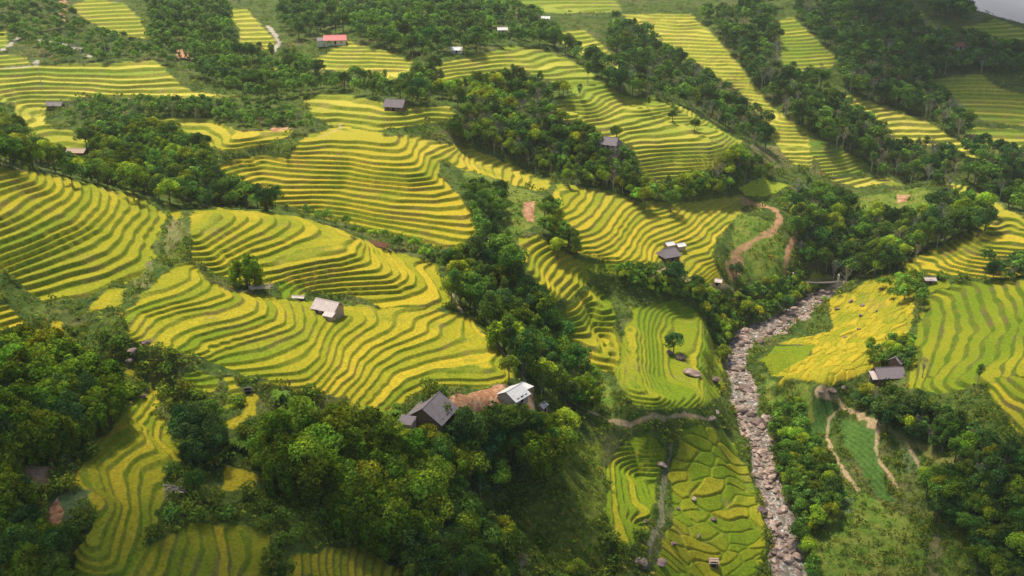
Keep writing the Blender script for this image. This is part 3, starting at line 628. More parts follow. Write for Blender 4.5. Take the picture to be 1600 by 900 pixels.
# ---- meshes
def principled(name, rough=.9, spec=.2):
    mt = bpy.data.materials.new(name); mt.use_nodes = True
    nt = mt.node_tree; b = nt.nodes["Principled BSDF"]
    b.inputs["Roughness"].default_value = rough; b.inputs["Specular IOR Level"].default_value = spec
    return mt, nt, b
def noise_mul(nt, b, src, scale, lo, hi, detail=4, space="Object", bump=0.0, bscale=None):
    """multiply a colour by fine procedural grain; optional bump"""
    tc = nt.nodes.new("ShaderNodeTexCoord"); nz = nt.nodes.new("ShaderNodeTexNoise")
    nz.inputs["Scale"].default_value = scale; nz.inputs["Detail"].default_value = detail
    nt.links.new(tc.outputs[space], nz.inputs["Vector"])
    mr = nt.nodes.new("ShaderNodeMapRange"); mr.inputs["From Min"].default_value = .3; mr.inputs["From Max"].default_value = .7
    mr.inputs["To Min"].default_value = lo; mr.inputs["To Max"].default_value = hi
    nt.links.new(nz.outputs["Fac"], mr.inputs["Value"])
    vm = nt.nodes.new("ShaderNodeVectorMath"); vm.operation = 'SCALE'
    nt.links.new(src, vm.inputs[0]); nt.links.new(mr.outputs[0], vm.inputs["Scale"])
    nt.links.new(vm.outputs[0], b.inputs["Base Color"])
    if bump:
        bp = nt.nodes.new("ShaderNodeBump"); bp.inputs["Strength"].default_value = bump; bp.inputs["Distance"].default_value = .3
        nt.links.new(nz.outputs["Fac"], bp.inputs["Height"]); nt.links.new(bp.outputs[0], b.inputs["Normal"])
M_ground, nt, b = principled("ground_cover", .95, .08)
at = nt.nodes.new("ShaderNodeAttribute"); at.attribute_name = "tint"
noise_mul(nt, b, at.outputs["Color"], 1.3, .72, 1.28, bump=.35)

VERT = np.stack([X, Y, -HT], -1).reshape(-1, 3).astype(np.float32)
CV = col.reshape(-1, 3).astype(np.float32)
idx = np.arange(NX * NY).reshape(NY, NX)
fq = np.stack([idx[:-1, :-1], idx[:-1, 1:], idx[1:, 1:], idx[1:, :-1]], -1).reshape(-1, 4)
fr = reg[:-1, :-1].ravel(); fp = path[:-1, :-1].ravel(); fb = (river | brook)[:-1, :-1].ravel()
cls = np.where(fb, 901, np.where(fp & (fr == 0), 900, fr))
groups = {}
for c in np.unique(cls):
    nm = {0: 'hillside', 900: 'path', 901: 'river_bed'}.get(int(c), 'rice_terraces')
    f = fq[cls == c]
    if nm == 'rice_terraces' and len(f) < 50: continue
    used, inv = np.unique(f, return_inverse=True)
    o = mesh_np(nm, VERT[used], inv.reshape(-1, 4), M_ground, cols=CV[used])
    tag(o, kind='structure')
ground_z = sampler(-HT)
# ------------------------------------------------------------------ picking ground positions
UT, VT = project(X, Y, HT)
VID = np.full((RH, RW), -1, np.int64)
okv = (seen & (UT > OX) & (UT < OX + RW - 1) & (VT > OY) & (VT < OY + RH - 1)).ravel()
order = np.nonzero(okv)[0][::-1]                                  # far first, near last wins
VID[np.round(VT.ravel()[order]).astype(int) - OY, np.round(UT.ravel()[order]).astype(int) - OX] = order
for _ in range(3):
    hole = VID < 0
    for ax, s in ((0, 1), (1, 1), (0, -1), (1, -1)):
        r_ = np.roll(VID, s, ax); VID = np.where(hole & (VID < 0), r_, VID)
Xr, Yr, Zr = X.ravel(), Y.ravel(), (-HT).ravel()
REGr, COVr = reg.ravel(), cov.ravel()
WETr = ((riv_d < half + .5) | brook).ravel(); PATHr = (path_d < 1.25).ravel(); RIVN = (riv_d - half).ravel()
def pick(u, v):
    return VID[np.clip(np.round(v).astype(int) - OY, 0, RH - 1), np.clip(np.round(u).astype(int) - OX, 0, RW - 1)]
def at_px(u, v):
    i = int(pick(np.array([u]), np.array([v]))[0])
    return Vector((float(Xr[i]), float(Yr[i]), float(Zr[i]))), i
def gz(x, y):
    return float(ground_z(np.array([x]), np.array([y]))[0])

# ------------------------------------------------------------------ foliage
def leaf_mat(name, trans=.30, vary=.35):
    mt = bpy.data.materials.new(name); mt.use_nodes = True
    nt = mt.node_tree; nt.nodes.clear()
    out = nt.nodes.new("ShaderNodeOutputMaterial"); df = nt.nodes.new("ShaderNodeBsdfDiffuse"); tr = nt.nodes.new("ShaderNodeBsdfTranslucent")
    mx = nt.nodes.new("ShaderNodeMixShader"); mx.inputs[0].default_value = trans
    at = nt.nodes.new("ShaderNodeAttribute"); at.attribute_name = "tint"
    oi = nt.nodes.new("ShaderNodeObjectInfo")
    mr = nt.nodes.new("ShaderNodeMapRange"); mr.inputs["To Min"].default_value = 1 - vary; mr.inputs["To Max"].default_value = 1 + vary
    nt.links.new(oi.outputs["Random"], mr.inputs["Value"])
    vm = nt.nodes.new("ShaderNodeVectorMath"); vm.operation = 'SCALE'
    nt.links.new(at.outputs["Color"], vm.inputs[0]); nt.links.new(mr.outputs[0], vm.inputs["Scale"])
    hm = nt.nodes.new("ShaderNodeVectorMath"); hm.operation = 'MULTIPLY'
    nt.links.new(vm.outputs[0], hm.inputs[0]); nt.links.new(oi.outputs["Color"], hm.inputs[1])
    nt.links.new(hm.outputs[0], df.inputs["Color"]); nt.links.new(hm.outputs[0], tr.inputs["Color"])
    nt.links.new(df.outputs[0], mx.inputs[1]); nt.links.new(tr.outputs[0], mx.inputs[2]); nt.links.new(mx.outputs[0], out.inputs["Surface"])
    return mt
M_leaf = leaf_mat("leaves")
M_bark, nt, b = principled("bark", .9, .1); b.inputs["Base Color"].default_value = (.16, .12, .09, 1)
noise_src = nt.nodes.new("ShaderNodeRGB"); noise_src.outputs[0].default_value = (.17, .13, .10, 1); noise_mul(nt, b, noise_src.outputs[0], 3, .6, 1.3)
M_pale, nt, b = principled("pale_bark", .9, .1)
noise_src = nt.nodes.new("ShaderNodeRGB"); noise_src.outputs[0].default_value = (.46, .42, .36, 1); noise_mul(nt, b, noise_src.outputs[0], 3, .6, 1.2)

def leaves(cl, size, per, tint, r_, jit=.6, upb=.25, droop=0.0, elong=1.0):
    """cl: list of (x,y,z,rx,rz); returns verts, quads, colours"""
    vs, cs = [], []
    for (cx, cy, cz, rx, rz) in cl:
        n = max(4, int(per * rx * (rx + rz) / 2))
        d = r_.normal(size=(n, 3)); d[:, 2] += upb; d /= np.linalg.norm(d, axis=1)[:, None]
        rad = r_.uniform(.70, 1.06, n)[:, None]
        p = np.array([cx, cy, cz]) + d * rad * np.array([rx, rx, rz])
        nrm = d + r_.normal(size=(n, 3)) * jit; nrm /= np.linalg.norm(nrm, axis=1)[:, None]
        a = r_.normal(size=(n, 3)); a[:, 2] -= droop
        t = np.cross(nrm, a); t /= np.linalg.norm(t, axis=1)[:, None] + 1e-9
        bt = np.cross(nrm, t)
        s = size * r_.uniform(.6, 1.25, n)[:, None]
        q = np.stack([p + t * s * .5 * elong, p + bt * s * .42, p - t * s * .5 * elong, p - bt * s * .42], 1)
        vs.append(q.reshape(-1, 3))
        ct = r_.uniform(.60, 1.42); hue = r_.uniform(-.12, .16)
        c = np.array(tint)[None] * (ct * r_.uniform(.75, 1.25, n))[:, None]
        c = c * np.array([1 + hue, 1.0, 1 - hue * .5])[None]
        cs.append(np.repeat(c, 4, 0))
    v = np.concatenate(vs); c = np.concatenate(cs)
    return v, np.arange(len(v)).reshape(-1, 4), c

def tube_np(paths, sides=6):
    vs, fs, off = [], [], 0
    for pts in paths:                                              # (x,y,z,r)
        pts = np.array(pts, float)
        for k, (x, y, z, r) in enumerate(pts):
            a = np.arange(sides) / sides * 2 * pi
            d = pts[min(k + 1, len(pts) - 1), :3] - pts[max(k - 1, 0), :3]; d /= np.linalg.norm(d) + 1e-9
            s = np.cross(d, [0.31, .95, 0.05]); s /= np.linalg.norm(s) + 1e-9; t = np.cross(d, s)
            vs.append(np.array([x, y, z]) + r * (np.cos(a)[:, None] * s + np.sin(a)[:, None] * t))
            if k:
                i = np.arange(sides); j = (i + 1) % sides
                fs.append(np.stack([off + i, off + j, off + sides + j, off + sides + i], 1)); off += sides
        off += sides
    return np.concatenate(vs), np.concatenate(fs)

def crown_clumps(r_, kind):
    out = []
    if kind == 'broad':
        for i in range(17):
            a, e = r_.uniform(0, 2 * pi), r_.uniform(-.25, 1)
            rr = 3.0 * math.sqrt(max(0, 1 - e * e)) * r_.uniform(.6, 1.1); r = r_.uniform(1.1, 1.9)
            out.append((rr * cos(a), rr * sin(a), 6.2 + 2.7 * e + r_.uniform(-.5, .5), r, r * r_.uniform(.7, .95)))
    elif kind == 'tall':
        for i in range(15):
            t = r_.uniform(0, 1); a = r_.uniform(0, 2 * pi); rr = (1.9 * math.sin(pi * (.15 + .8 * t)) + .2) * r_.uniform(.4, 1.05); r = r_.uniform(.8, 1.35)
            out.append((rr * cos(a), rr * sin(a), 6.0 + 6.2 * t, r, r * 1.05))
    elif kind == 'bamboo':
        for i in range(26):
            a = r_.uniform(0, 2 * pi); q = math.sqrt(r_.uniform(0, 1)); rr = 4.6 * q
            top = 10.5 - 4.5 * q * q + r_.uniform(-1.2, .8); r = r_.uniform(.95, 1.6)
            out.append((rr * cos(a), rr * sin(a), top - .6, r, r * 1.15))
            if r_.uniform() < .8: out.append((rr * 1.02 * cos(a + .1), rr * 1.02 * sin(a + .1), top - 2.7, r * .85, r * 1.3))
            if r_.uniform() < .5: out.append((rr * .95 * cos(a), rr * .95 * sin(a), max(1.6, top - 5), r * .7, r * 1.3))
    elif kind == 'sparse':
        for i in range(13):
            a, e = r_.uniform(0, 2 * pi), r_.uniform(-.4, 1); rr = 2.5 * math.sqrt(max(0, 1 - e * e)) * r_.uniform(.5, 1.2); r = r_.uniform(.6, 1.1)
            out.append((rr * cos(a), rr * sin(a), 7.2 + 2.6 * e, r, r * .8))
    elif kind == 'bush':
        for i in range(7):
            a = r_.uniform(0, 2 * pi); rr = 1.0 * r_.uniform(.1, 1); r = r_.uniform(.55, .95)
            out.append((rr * cos(a), rr * sin(a), .6 + r_.uniform(0, .9), r, r * .85))
    return out

TREE = {  # kind: name, category, clump kind, leaf size, leaves per unit, tint, height of the model
 'broad':  ('broadleaf_tree', 'tree', 'broad', .52, 62, (.135, .240, .032), 10.0),
 'dark':   ('evergreen_tree', 'tree', 'broad', .50, 66, (.085, .165, .036), 10.0),
 'tall':   ('slender_tree', 'tree', 'tall', .50, 62, (.130, .215, .034), 13.0),
 'bamboo': ('bamboo_clump', 'bamboo', 'bamboo', .50, 60, (.180, .270, .018), 11.5),
 'bare':   ('thin_leaved_tree', 'tree', 'sparse', .34, 46, (.24, .23, .12), 10.5),
 'lime':   ('young_tree', 'tree', 'broad', .52, 62, (.30, .40, .03), 10.0),
 'bush':   ('shrub', 'shrub', 'bush', .34, 70, (.17, .25, .03), 2.2),
}
NVAR = {'broad': 4, 'dark': 3, 'tall': 3, 'bamboo': 3, 'bare': 2, 'lime': 2, 'bush': 3}
MESH = {}
for k, (nm, cat, ck, sz, per, tint, hh) in TREE.items():
    for vi in range(NVAR[k]):
        r_ = np.random.default_rng(100 + 10 * list(TREE).index(k) + vi)
        cl = crown_clumps(r_, ck)
        v, f, c = leaves(cl, sz, per, tint, r_, droop=.8 if k == 'bamboo' else 0, elong=1.5 if k == 'bamboo' else 1.0)
        crown = mesh_np('crown', v, f, M_leaf, cols=c, smooth=False, link=False)
        trunk = None
        if k == 'bamboo':
            ps = []
            for i in range(16):
                a = r_.uniform(0, 2 * pi); q = math.sqrt(r_.uniform()) ; b0 = .7 * q; b1 = 4.2 * q
                ps.append([(b0 * cos(a), b0 * sin(a), -1, .09), (b0 * 1.5 * cos(a), b0 * 1.5 * sin(a), 4, .08), (b1 * .8 * cos(a), b1 * .8 * sin(a), 8.4 - 2 * q, .05), (b1 * cos(a), b1 * sin(a), 9.6 - 3.6 * q, .02)])
            tv, tf = tube_np(ps, 4); trunk = mesh_np('culms', tv, tf, M_bark, link=False)
        elif k != 'bush':
            top = 7.0 if ck != 'tall' else 11
            ps = [[(0, 0, -1.5, .30), (.1, .05, 2.2, .22), (.05, .2, 4.6, .17), (0, .1, top, .07)]]
            for (x, y, z, r, rz) in cl[:8 if k != 'bare' else 13]:
                z0 = 2.8 + r_.uniform(0, 2.4); ps.append([(.06, .1, z0, .10), (x * .5, y * .5, (z0 + z) / 2 + .2, .07), (x, y, z, .02)])
            tv, tf = tube_np(ps, 5); trunk = mesh_np('trunk', tv, tf, M_pale if k in ('tall', 'bare') else M_bark, link=False)
        MESH[k, vi] = (crown, trunk)

# low detail versions for the far woods, merged into one mass
LOW = {}
for k in ('broad', 'dark', 'tall', 'bare', 'bamboo', 'lime'):
    nm, cat, ck, sz, per, tint, hh = TREE[k]
    for vi in range(4):
        r_ = np.random.default_rng(500 + 10 * list(TREE).index(k) + vi)
        cl = crown_clumps(r_, ck)
        v, f, c = leaves(cl, sz * 2.2, per * .165, tint, r_)
        LOW[k, vi] = (v, c)

# survey of the woods: place name, outline, mean height, spacing factor, mix of kinds, level
WOODS = [
 ('on the upper slope', [(440,0),(800,0),(850,30),(880,65),(840,72),(770,68),(690,82),(650,90),(560,58),(545,40),(470,55),(440,40)], 11, 1.0, 'broad dark dark tall broad'),
 ('above the red-roofed house', [(225,-5),(350,-5),(365,40),(372,78),(440,85),(475,95),(500,112),(450,120),(400,135),(330,120),(290,95),(240,70),(240,40)], 10, 1.0, 'broad dark broad tall'),
 ('on the far left hillside', [(0,0),(95,0),(105,15),(150,45),(230,68),(270,100),(245,92),(60,94),(60,72),(0,50)], 7, 1.7, 'broad bare broad dark'),
 ('below the orange landslip', [(290,108),(390,130),(440,120),(560,118),(620,128),(680,105),(700,140),(660,160),(600,158),(540,138),(470,140),(400,150)], 9, 1.05, 'broad tall dark broad'),
 ('in the gully above the middle terraces', [(690,140),(745,130),(800,115),(850,132),(895,150),(862,165),(885,198),(930,212),(980,232),(995,280),(940,275),(910,262),(880,268),(850,268),(790,237),(740,225),(700,205),(732,185),(720,160)], 10, .92, 'broad broad tall bare lime dark'),
 ('beside the small grey hut', [(880,268),(930,270),(1000,285),(1050,290),(1120,272),(1150,240),(1205,265),(1160,300),(1060,316),(1000,313),(930,292),(880,290)], 10, .95, 'broad lime tall broad bare'),
 ('on the ridge under the mist', [(830,30),(870,70),(900,105),(960,142),(1020,150),(1080,170),(1160,215),(1200,228),(1205,190),(1160,160),(1110,120),(1060,90),(1000,45),(960,30),(950,70),(970,110),(930,95),(890,80)], 12, .9, 'dark dark broad bare tall'),
 ('on the shaded spur', [(1090,20),(1210,0),(1215,110),(1225,112),(1280,115),(1300,150),(1360,192),(1400,230),(1440,226),(1500,247),(1480,290),(1420,280),(1360,265),(1310,232),(1270,200),(1230,180),(1190,145),(1150,90)], 12, .9, 'dark dark broad tall bare'),
 ('on the shaded far right hillside', [(1240,0),(1400,0),(1450,50),(1520,60),(1600,80),(1600,110),(1500,110),(1450,120),(1450,140),(1490,167),(1520,200),(1500,210),(1440,180),(1330,145),(1310,95),(1250,30)], 12, .92, 'dark dark dark broad bare'),
 ('in the far right gully', [(1490,225),(1600,240),(1620,335),(1560,310),(1500,285),(1540,258)], 12, .9, 'dark dark broad bare'),
 ('on the mist skyline', [(1440,-10),(1500,-5),(1520,25),(1460,20)], 12, .9, 'dark dark broad'),
 ('in the wood above the footbridge', [(1225,305),(1260,290),(1320,310),(1330,335),(1420,342),(1480,312),(1540,328),(1540,348),(1500,375),(1400,412),(1385,425),(1330,438),(1290,436),(1280,415),(1245,395),(1235,340)], 12, .88, 'broad dark dark lime tall bare broad'),
 ('behind the left terraces', [(0,170),(30,205),(60,238),(130,245),(140,205),(230,195),(290,220),(320,218),(330,250),(340,272),(380,302),(430,318),(440,335),(350,325),(300,317),(230,303),(130,282),(60,268),(0,258)], 10, .95, 'broad lime broad bamboo dark'),
 ('around the long dark hut', [(95,165),(150,158),(280,158),(370,157),(460,172),(500,197),(470,205),(330,182),(220,187),(150,197),(110,182)], 6, 1.25, 'broad dark broad bare'),
 ('below the middle terraces', [(440,325),(500,342),(620,372),(700,392),(735,402),(700,425),(660,397),(590,377),(540,357),(470,340)], 5, 1.6, 'broad lime broad'),
 ('in the deep central gully', [(690,425),(720,395),(760,372),(800,382),(805,420),(830,450),(848,480),(868,515),(878,560),(930,592),(930,622),(880,628),(840,612),(820,585),(782,532),(742,495),(712,480)], 13, .85, 'tall broad dark bamboo lime broad tall'),
 ('on the scrubby bank', [(720,295),(760,282),(785,300),(780,370),(745,380),(735,335)], 8, 1.2, 'broad dark broad'),
 ('on the steep bank above the lower terraces', [(855,312),(880,335),(902,385),(898,405),(872,392),(842,355)], 8, 1.0, 'broad lime broad'),
 ('in the bamboo grove at the lower left', [(0,545),(70,535),(100,560),(170,580),(185,605),(170,650),(100,695),(30,705),(0,700)], 11.5, .72, 'bamboo bamboo dark bamboo'),
 ('in the lower left corner', [(0,720),(40,770),(60,830),(110,860),(105,910),(0,910)], 8, 1.0, 'broad bamboo dark'),
 ('in the bamboo grove below the big grey roof', [(415,690),(470,655),(560,670),(640,690),(660,712),(682,762),(672,832),(600,852),(545,830),(535,775),(485,755),(425,735)], 11.5, .70, 'bamboo bamboo bamboo lime'),
 ('on the slope below the two houses', [(660,685),(720,668),(800,652),(850,650),(880,662),(880,700),(820,730),(762,752),(722,800),(790,832),(800,905),(650,905),(640,855),(692,782)], 11, .80, 'bamboo broad lime tall dark broad'),
 ('beside the lower left terraces', [(290,665),(335,650),(348,690),(325,715),(296,720)], 9, .75, 'dark broad dark'),
 ('on the right bank of the river', [(1212,645),(1250,625),(1265,680),(1290,722),(1312,772),(1290,822),(1252,832),(1275,905),(1245,905),(1242,842),(1218,752),(1208,690)], 7, 1.15, 'broad dark lime broad'),
 ('in the row above the vegetable plots', [(1325,612),(1400,622),(1480,645),(1560,705),(1600,722),(1605,830),(1545,800),(1522,725),(1440,685),(1370,655)], 9, 1.1, 'broad dark lime tall bare dark'),
 ('in the dark wood at the lower right', [(1440,742),(1520,742),(1592,782),(1605,905),(1520,885),(1520,832),(1462,802)], 8.5, 1.15, 'dark broad lime broad'),
 ('on the left bank of the river', [(1085,445),(1130,465),(1150,500),(1142,530),(1132,565),(1100,500)], 7, .95, 'broad lime dark'),
 ('on the knoll above the stream', [(1150,455),(1250,432),(1258,480),(1232,500),(1182,505),(1152,492)], 6, 1.25, 'broad lime dark'),
 ('around the purple-roofed house', [(960,420),(1010,412),(1085,450),(1095,470),(1000,450)], 5, 1.2, 'broad lime broad'),
 ('at the foot of the golden field', [(1535,405),(1605,398),(1605,436),(1545,436)], 8, .95, 'broad dark bare'), ('beside the pink-roofed shed', [(1370,440),(1440,428),(1445,472),(1390,462)], 7, 1.1, 'broad lime broad'),
 ('behind the farmhouse on the right bank', [(1355,535),(1420,530),(1425,572),(1400,560),(1360,570)], 6, 1.0, 'broad lime dark'),
]
SINGLES = [  # kind, column, row of the foot, height, label
 ('bamboo', 388, 452, 12.5, 'large dark bamboo clump standing alone among the rice beside the bamboo rack'),
 ('bamboo', 195, 272, 13, 'tall dark bamboo clump in the gully behind the left terraces'), ('bamboo', 222, 262, 12, 'dark bamboo clump right of the tallest one behind the left terraces'),
 ('dark', 1053, 452, 13.5, 'tall dark tree in front of the purple-roofed house'), ('dark', 1150, 435, 8, 'slim dark tree beside the orange trail above the river'),
 ('lime', 1165, 500, 10, 'bright green round tree above the bend of the river'), ('dark', 1052, 552, 9, 'dark tree standing alone in the green valley terraces'),
 ('broad', 795, 598, 9, 'leaning tree beside the white metal roof'), ('tall', 770, 520, 16, 'tall tree with a bare pale trunk at the rim of the lower terraces'), ('tall', 795, 560, 15, 'pale-trunked tree beside the rim path'),
 ('broad', 312, 240, 10, 'round tree left of the middle terraces'), ('lime', 318, 178, 5, 'small yellow-green round bush-like tree on the grassy ridge'), ('dark', 352, 180, 4, 'small dark round tree on the grassy ridge'),
 ('dark', 1229, 488, 9, 'dark tree on the bank beside the footbridge'), ('broad', 962, 222, 9, 'leafy tree behind the small grey hut'), ('lime', 1275, 825, 9, 'round yellow-green tree near the lower river bank'),
 ('lime', 1395, 665, 7, 'light green spreading tree above the dark green vegetable plot'), ('bare', 1440, 590, 9, 'thin bare tree beside the farmhouse on the right bank'), ('broad', 305, 775, 7, 'dark tree beside the pile of bamboo poles'),
 ('tall', 1528, 600, 8, 'lone thin tree at the edge of the right terraces'), ('lime', 900, 905, 7, 'yellow-green feathery tree at the bottom edge'), ('bare', 815, 900, 8, 'bare grey tree at the bottom edge'),
 ('tall', 410, 145, 12, 'tall tree with pale trunk above the grassy ridge'), ('tall', 420, 150, 13, 'taller of the two pale-trunked trees above the grassy ridge'), ('broad', 480, 165, 6, 'small pointed tree at the left end of the upper terraces'),
 ('bare', 690, 135, 11, 'reddish bare tree above the gully'), ('tall', 905, 155, 9, 'small tree standing on the crest of the pale terraces'), ('tall', 1012, 172, 8, 'lone dark tree on the second pale crest'), ('dark', 1085, 205, 7, 'dark tree on the second pale crest, lowest of the three'),
 ('dark', 1050, 190, 7, 'dark tree on the second pale crest, between two others'), ('bare', 1235, 160, 16, 'tall reddish bare tree on the shaded spur'), ('dark', 1515, 308, 6, 'dark round tree on the golden crest at the right edge'),
]
rt = np.random.default_rng(11)
VTr = VT.ravel()
# views kept open in front of the huts and small fields: column, row, half width
CLEAR = [(676,638,30),(800,615,28),(955,225,16),(620,167,16),(528,60,22),(88,166,14),(122,238,16),(848,636,9),(785,47,8),(852,30,6),(713,80,10),(1500,74,8),(1386,582,28),(1046,398,22),(1120,440,9),(1452,438,10),(388,610,8),
 (1195,293,36),(378,748,34),(315,598,28),(362,612,16),(398,640,12),(275,765,18),(1272,432,18),(1300,462,6),(440,88,4),(1222,340,10),(1160,395,16),(228,545,16),(240,625,12),(155,690,20),(150,750,20)]
allt = []                                             # kind, x, y, z, height, px height, place
for (place, poly, hm, sp, mixs) in WOODS:
    x0, y0, ins = in_poly(poly)
    p = np.array(poly)
    kinds = mixs.split()
    got = np.zeros((0, 3))
    tries = int(ins.sum() / 3) + 200
    for _ in range(min(tries, 6000)):
        u = rt.uniform(p[:, 0].min(), p[:, 0].max()); v = rt.uniform(p[:, 1].min(), p[:, 1].max())
        if not ins[int(v) - y0, int(u) - x0] : continue
        i = int(pick(np.array([u]), np.array([v]))[0])
        if i < 0: continue
        d0 = math.sqrt(Xr[i] ** 2 + Yr[i] ** 2 + Zr[i] ** 2)
        hgt = hm * rt.uniform(.65, 1.25); ph = hgt * F / d0
        space = ph * .42 * sp
        if len(got) and (np.hypot(got[:, 0] - u, (got[:, 1] - v) * 1.35) < (space + got[:, 2]) * .5).any(): continue
        i = int(pick(np.array([u]), np.array([v + .40 * ph]))[0])
        if i < 0 or WETr[i] or RIVN[i] < 1 or (REGr[i] > 0 and rt.uniform() < .93) or COVr[i] in (5, 7): 
            i = int(pick(np.array([u]), np.array([v + .1 * ph]))[0])
            if i < 0 or REGr[i] > 0 or WETr[i] or COVr[i] in (5, 7): continue
        if any(abs(u - hu) < hw_ + .3 * ph and VTr[i] > hv_ - 4 and VTr[i] - ph < hv_ + 3 for hu, hv_, hw_ in CLEAR): continue
        got = np.vstack([got, [u, v, space]])
        kd = kinds[rt.integers(len(kinds))]
        dist = math.sqrt(Xr[i] ** 2 + Yr[i] ** 2 + Zr[i] ** 2)
        allt.append((kd, Xr[i], Yr[i], Zr[i], hgt, hgt * F / dist, place))
print("trees", len(allt))

def size_word(px, h):
    return 'tall' if h > 11.5 else ('low' if h < 6 else 'medium-sized')
def tree_tone():
    w = rt.normal() * .12; return (1 + w, 1.0, 1 - w * .6, 1)
def put_tree(kd, x, y, z, h, label, group=None):
    nm, cat, ck, sz, per, tint, hh = TREE[kd]
    crown, trunk = MESH[kd, int(rt.integers(NVAR[kd]))]
    s = h / hh; sw = s * rt.uniform(.9, 1.15)
    root = bpy.data.objects.new(nm, None if trunk else crown); COL.objects.link(root)
    root.location = (x, y, z - .1); root.rotation_euler = (0, 0, rt.uniform(0, 6.28)); root.scale = (sw, sw, s)
    if trunk:
        a = bpy.data.objects.new('crown', crown); t = bpy.data.objects.new('culms' if kd == 'bamboo' else 'trunk', trunk)
        COL.objects.link(a); COL.objects.link(t); a.parent = root; t.parent = root
        a.color = tree_tone()
    else: root.color = tree_tone()
    tag(root, label, cat, group)
    return root
LOOK = {'broad': 'leafy mid-green tree', 'dark': 'dark evergreen tree', 'tall': 'slender tree with a pale trunk', 'bamboo': 'feathery bamboo clump', 'bare': 'thin-leaved brownish tree', 'lime': 'light green young tree'}
for (kd, u, v, h, label) in SINGLES:
    p_, i = at_px(u, v)
    put_tree(kd, p_.x, p_.y, p_.z, h, label)
LIMIT = 285
allt.sort(key=lambda t: -t[5])
cnt = {}
rest = []
for t in allt:
    nm = TREE[t[0]][0]; cnt[nm] = cnt.get(nm, 0) + 1
    if cnt[nm] > LIMIT: rest.append(t); continue
    lb = '%s %s' % (LOOK[t[0]], t[6])
    put_tree(*t[:5], lb, 'trees ' + lb)
print("individual", {k: min(v, LIMIT) for k, v in cnt.items()}, "rest", len(rest))
vs, cs = [], []
for t in rest:
    v, c = LOW[t[0], int(rt.integers(4))]
    s = t[4] / TREE[t[0]][6]; a = rt.uniform(0, 6.28); R_ = np.array([[cos(a), -sin(a), 0], [sin(a), cos(a), 0], [0, 0, 1]])
    vs.append((v * s * np.array([1.05, 1.05, 1])) @ R_.T + np.array(t[1:4])); cs.append(c * rt.uniform(.68, 1.32))
if vs:
    v = np.concatenate(vs); o = mesh_np('forest', v, np.arange(len(v)).reshape(-1, 4), M_leaf, cols=np.concatenate(cs), smooth=False)
    tag(o, 'distant woodland covering the far slopes between the terraces', 'woodland', kind='stuff')

# scrub: shrubs one can pick out, then the ground cover as one mass
sh_ = []
N = 110000
us, vv = rt.uniform(-40, 1640, N), rt.uniform(0, 940, N)
ii = pick(us, vv)
ok = (ii >= 0); ii = ii[ok]
ok = (REGr[ii] == 0) & ~WETr[ii] & ~PATHr[ii] & (~np.isin(COVr[ii], [3, 4, 5, 7])) & (rt.uniform(size=len(ii)) < np.where(np.isin(COVr[ii], [1, 2, 6, 8]), .45, .85))
ii = ii[ok]
nz = fbm(Xr[ii] / 12, Yr[ii] / 12, 151, 3)
ii = ii[nz + rt.uniform(-.15, .15, len(ii)) > .30]
ii = np.unique(ii); rt.shuffle(ii); ii = ii[:30000]
dist = np.sqrt(Xr[ii] ** 2 + Yr[ii] ** 2 + Zr[ii] ** 2)
sc = rt.gamma(2.6, .24, len(ii)) + .25
sc = np.minimum(sc, 2.0)
px = sc / dist
o_ = np.argsort(-px)
nb = 260; big = o_[:nb]; small = o_[nb:]
nearb = (RIVN[ii] < 5)
sc[nearb] = np.minimum(sc[nearb] * 1.5, 1.9)
for k in big:
    i = ii[k]
    put_tree('bush', float(Xr[i]), float(Yr[i]), float(Zr[i]), 2.2 * float(sc[k]) , 'rounded green shrub on the scrubby slopes between the terraces', 'shrubs on the scrubby slopes')
LB = []
for vi in range(8):
    r_ = np.random.default_rng(900 + vi)
    cl = [(r_.uniform(-.5, .5), r_.uniform(-.5, .5), .35 + r_.uniform(0, .5), r_.uniform(.35, .7), r_.uniform(.3, .55)) for _ in range(4)]
    v, f, c = leaves(cl, .42, 16, (.175, .24, .03), r_)
    LB.append((v, c))
vs, cs = [], []
tones = np.array([(1, 1, 1), (1.25, 1.15, 1.0), (.7, .85, .9), (1.5, 1.25, 1.1), (.85, 1.1, .8), (1.9, 1.15, 1.6)])
for k in small:
    i = ii[k]; v, c = LB[int(rt.integers(8))]
    s = float(sc[k]) * (1.15 + .4 * (dist[k] > 420)); vs.append(v * np.array([s, s, s * rt.uniform(.7, 1.2)]) + np.array([Xr[i], Yr[i], Zr[i] - .05])); cs.append(c * tones[int(rt.choice(6, p=[.3, .22, .22, .12, .09, .05]))] * rt.uniform(.8, 1.2))
v = np.concatenate(vs); o = mesh_np('undergrowth', v, np.arange(len(v)).reshape(-1, 4), M_leaf, cols=np.concatenate(cs), smooth=False)
tag(o, 'low scrub and ferns covering the banks between the terraces', 'undergrowth', kind='stuff')
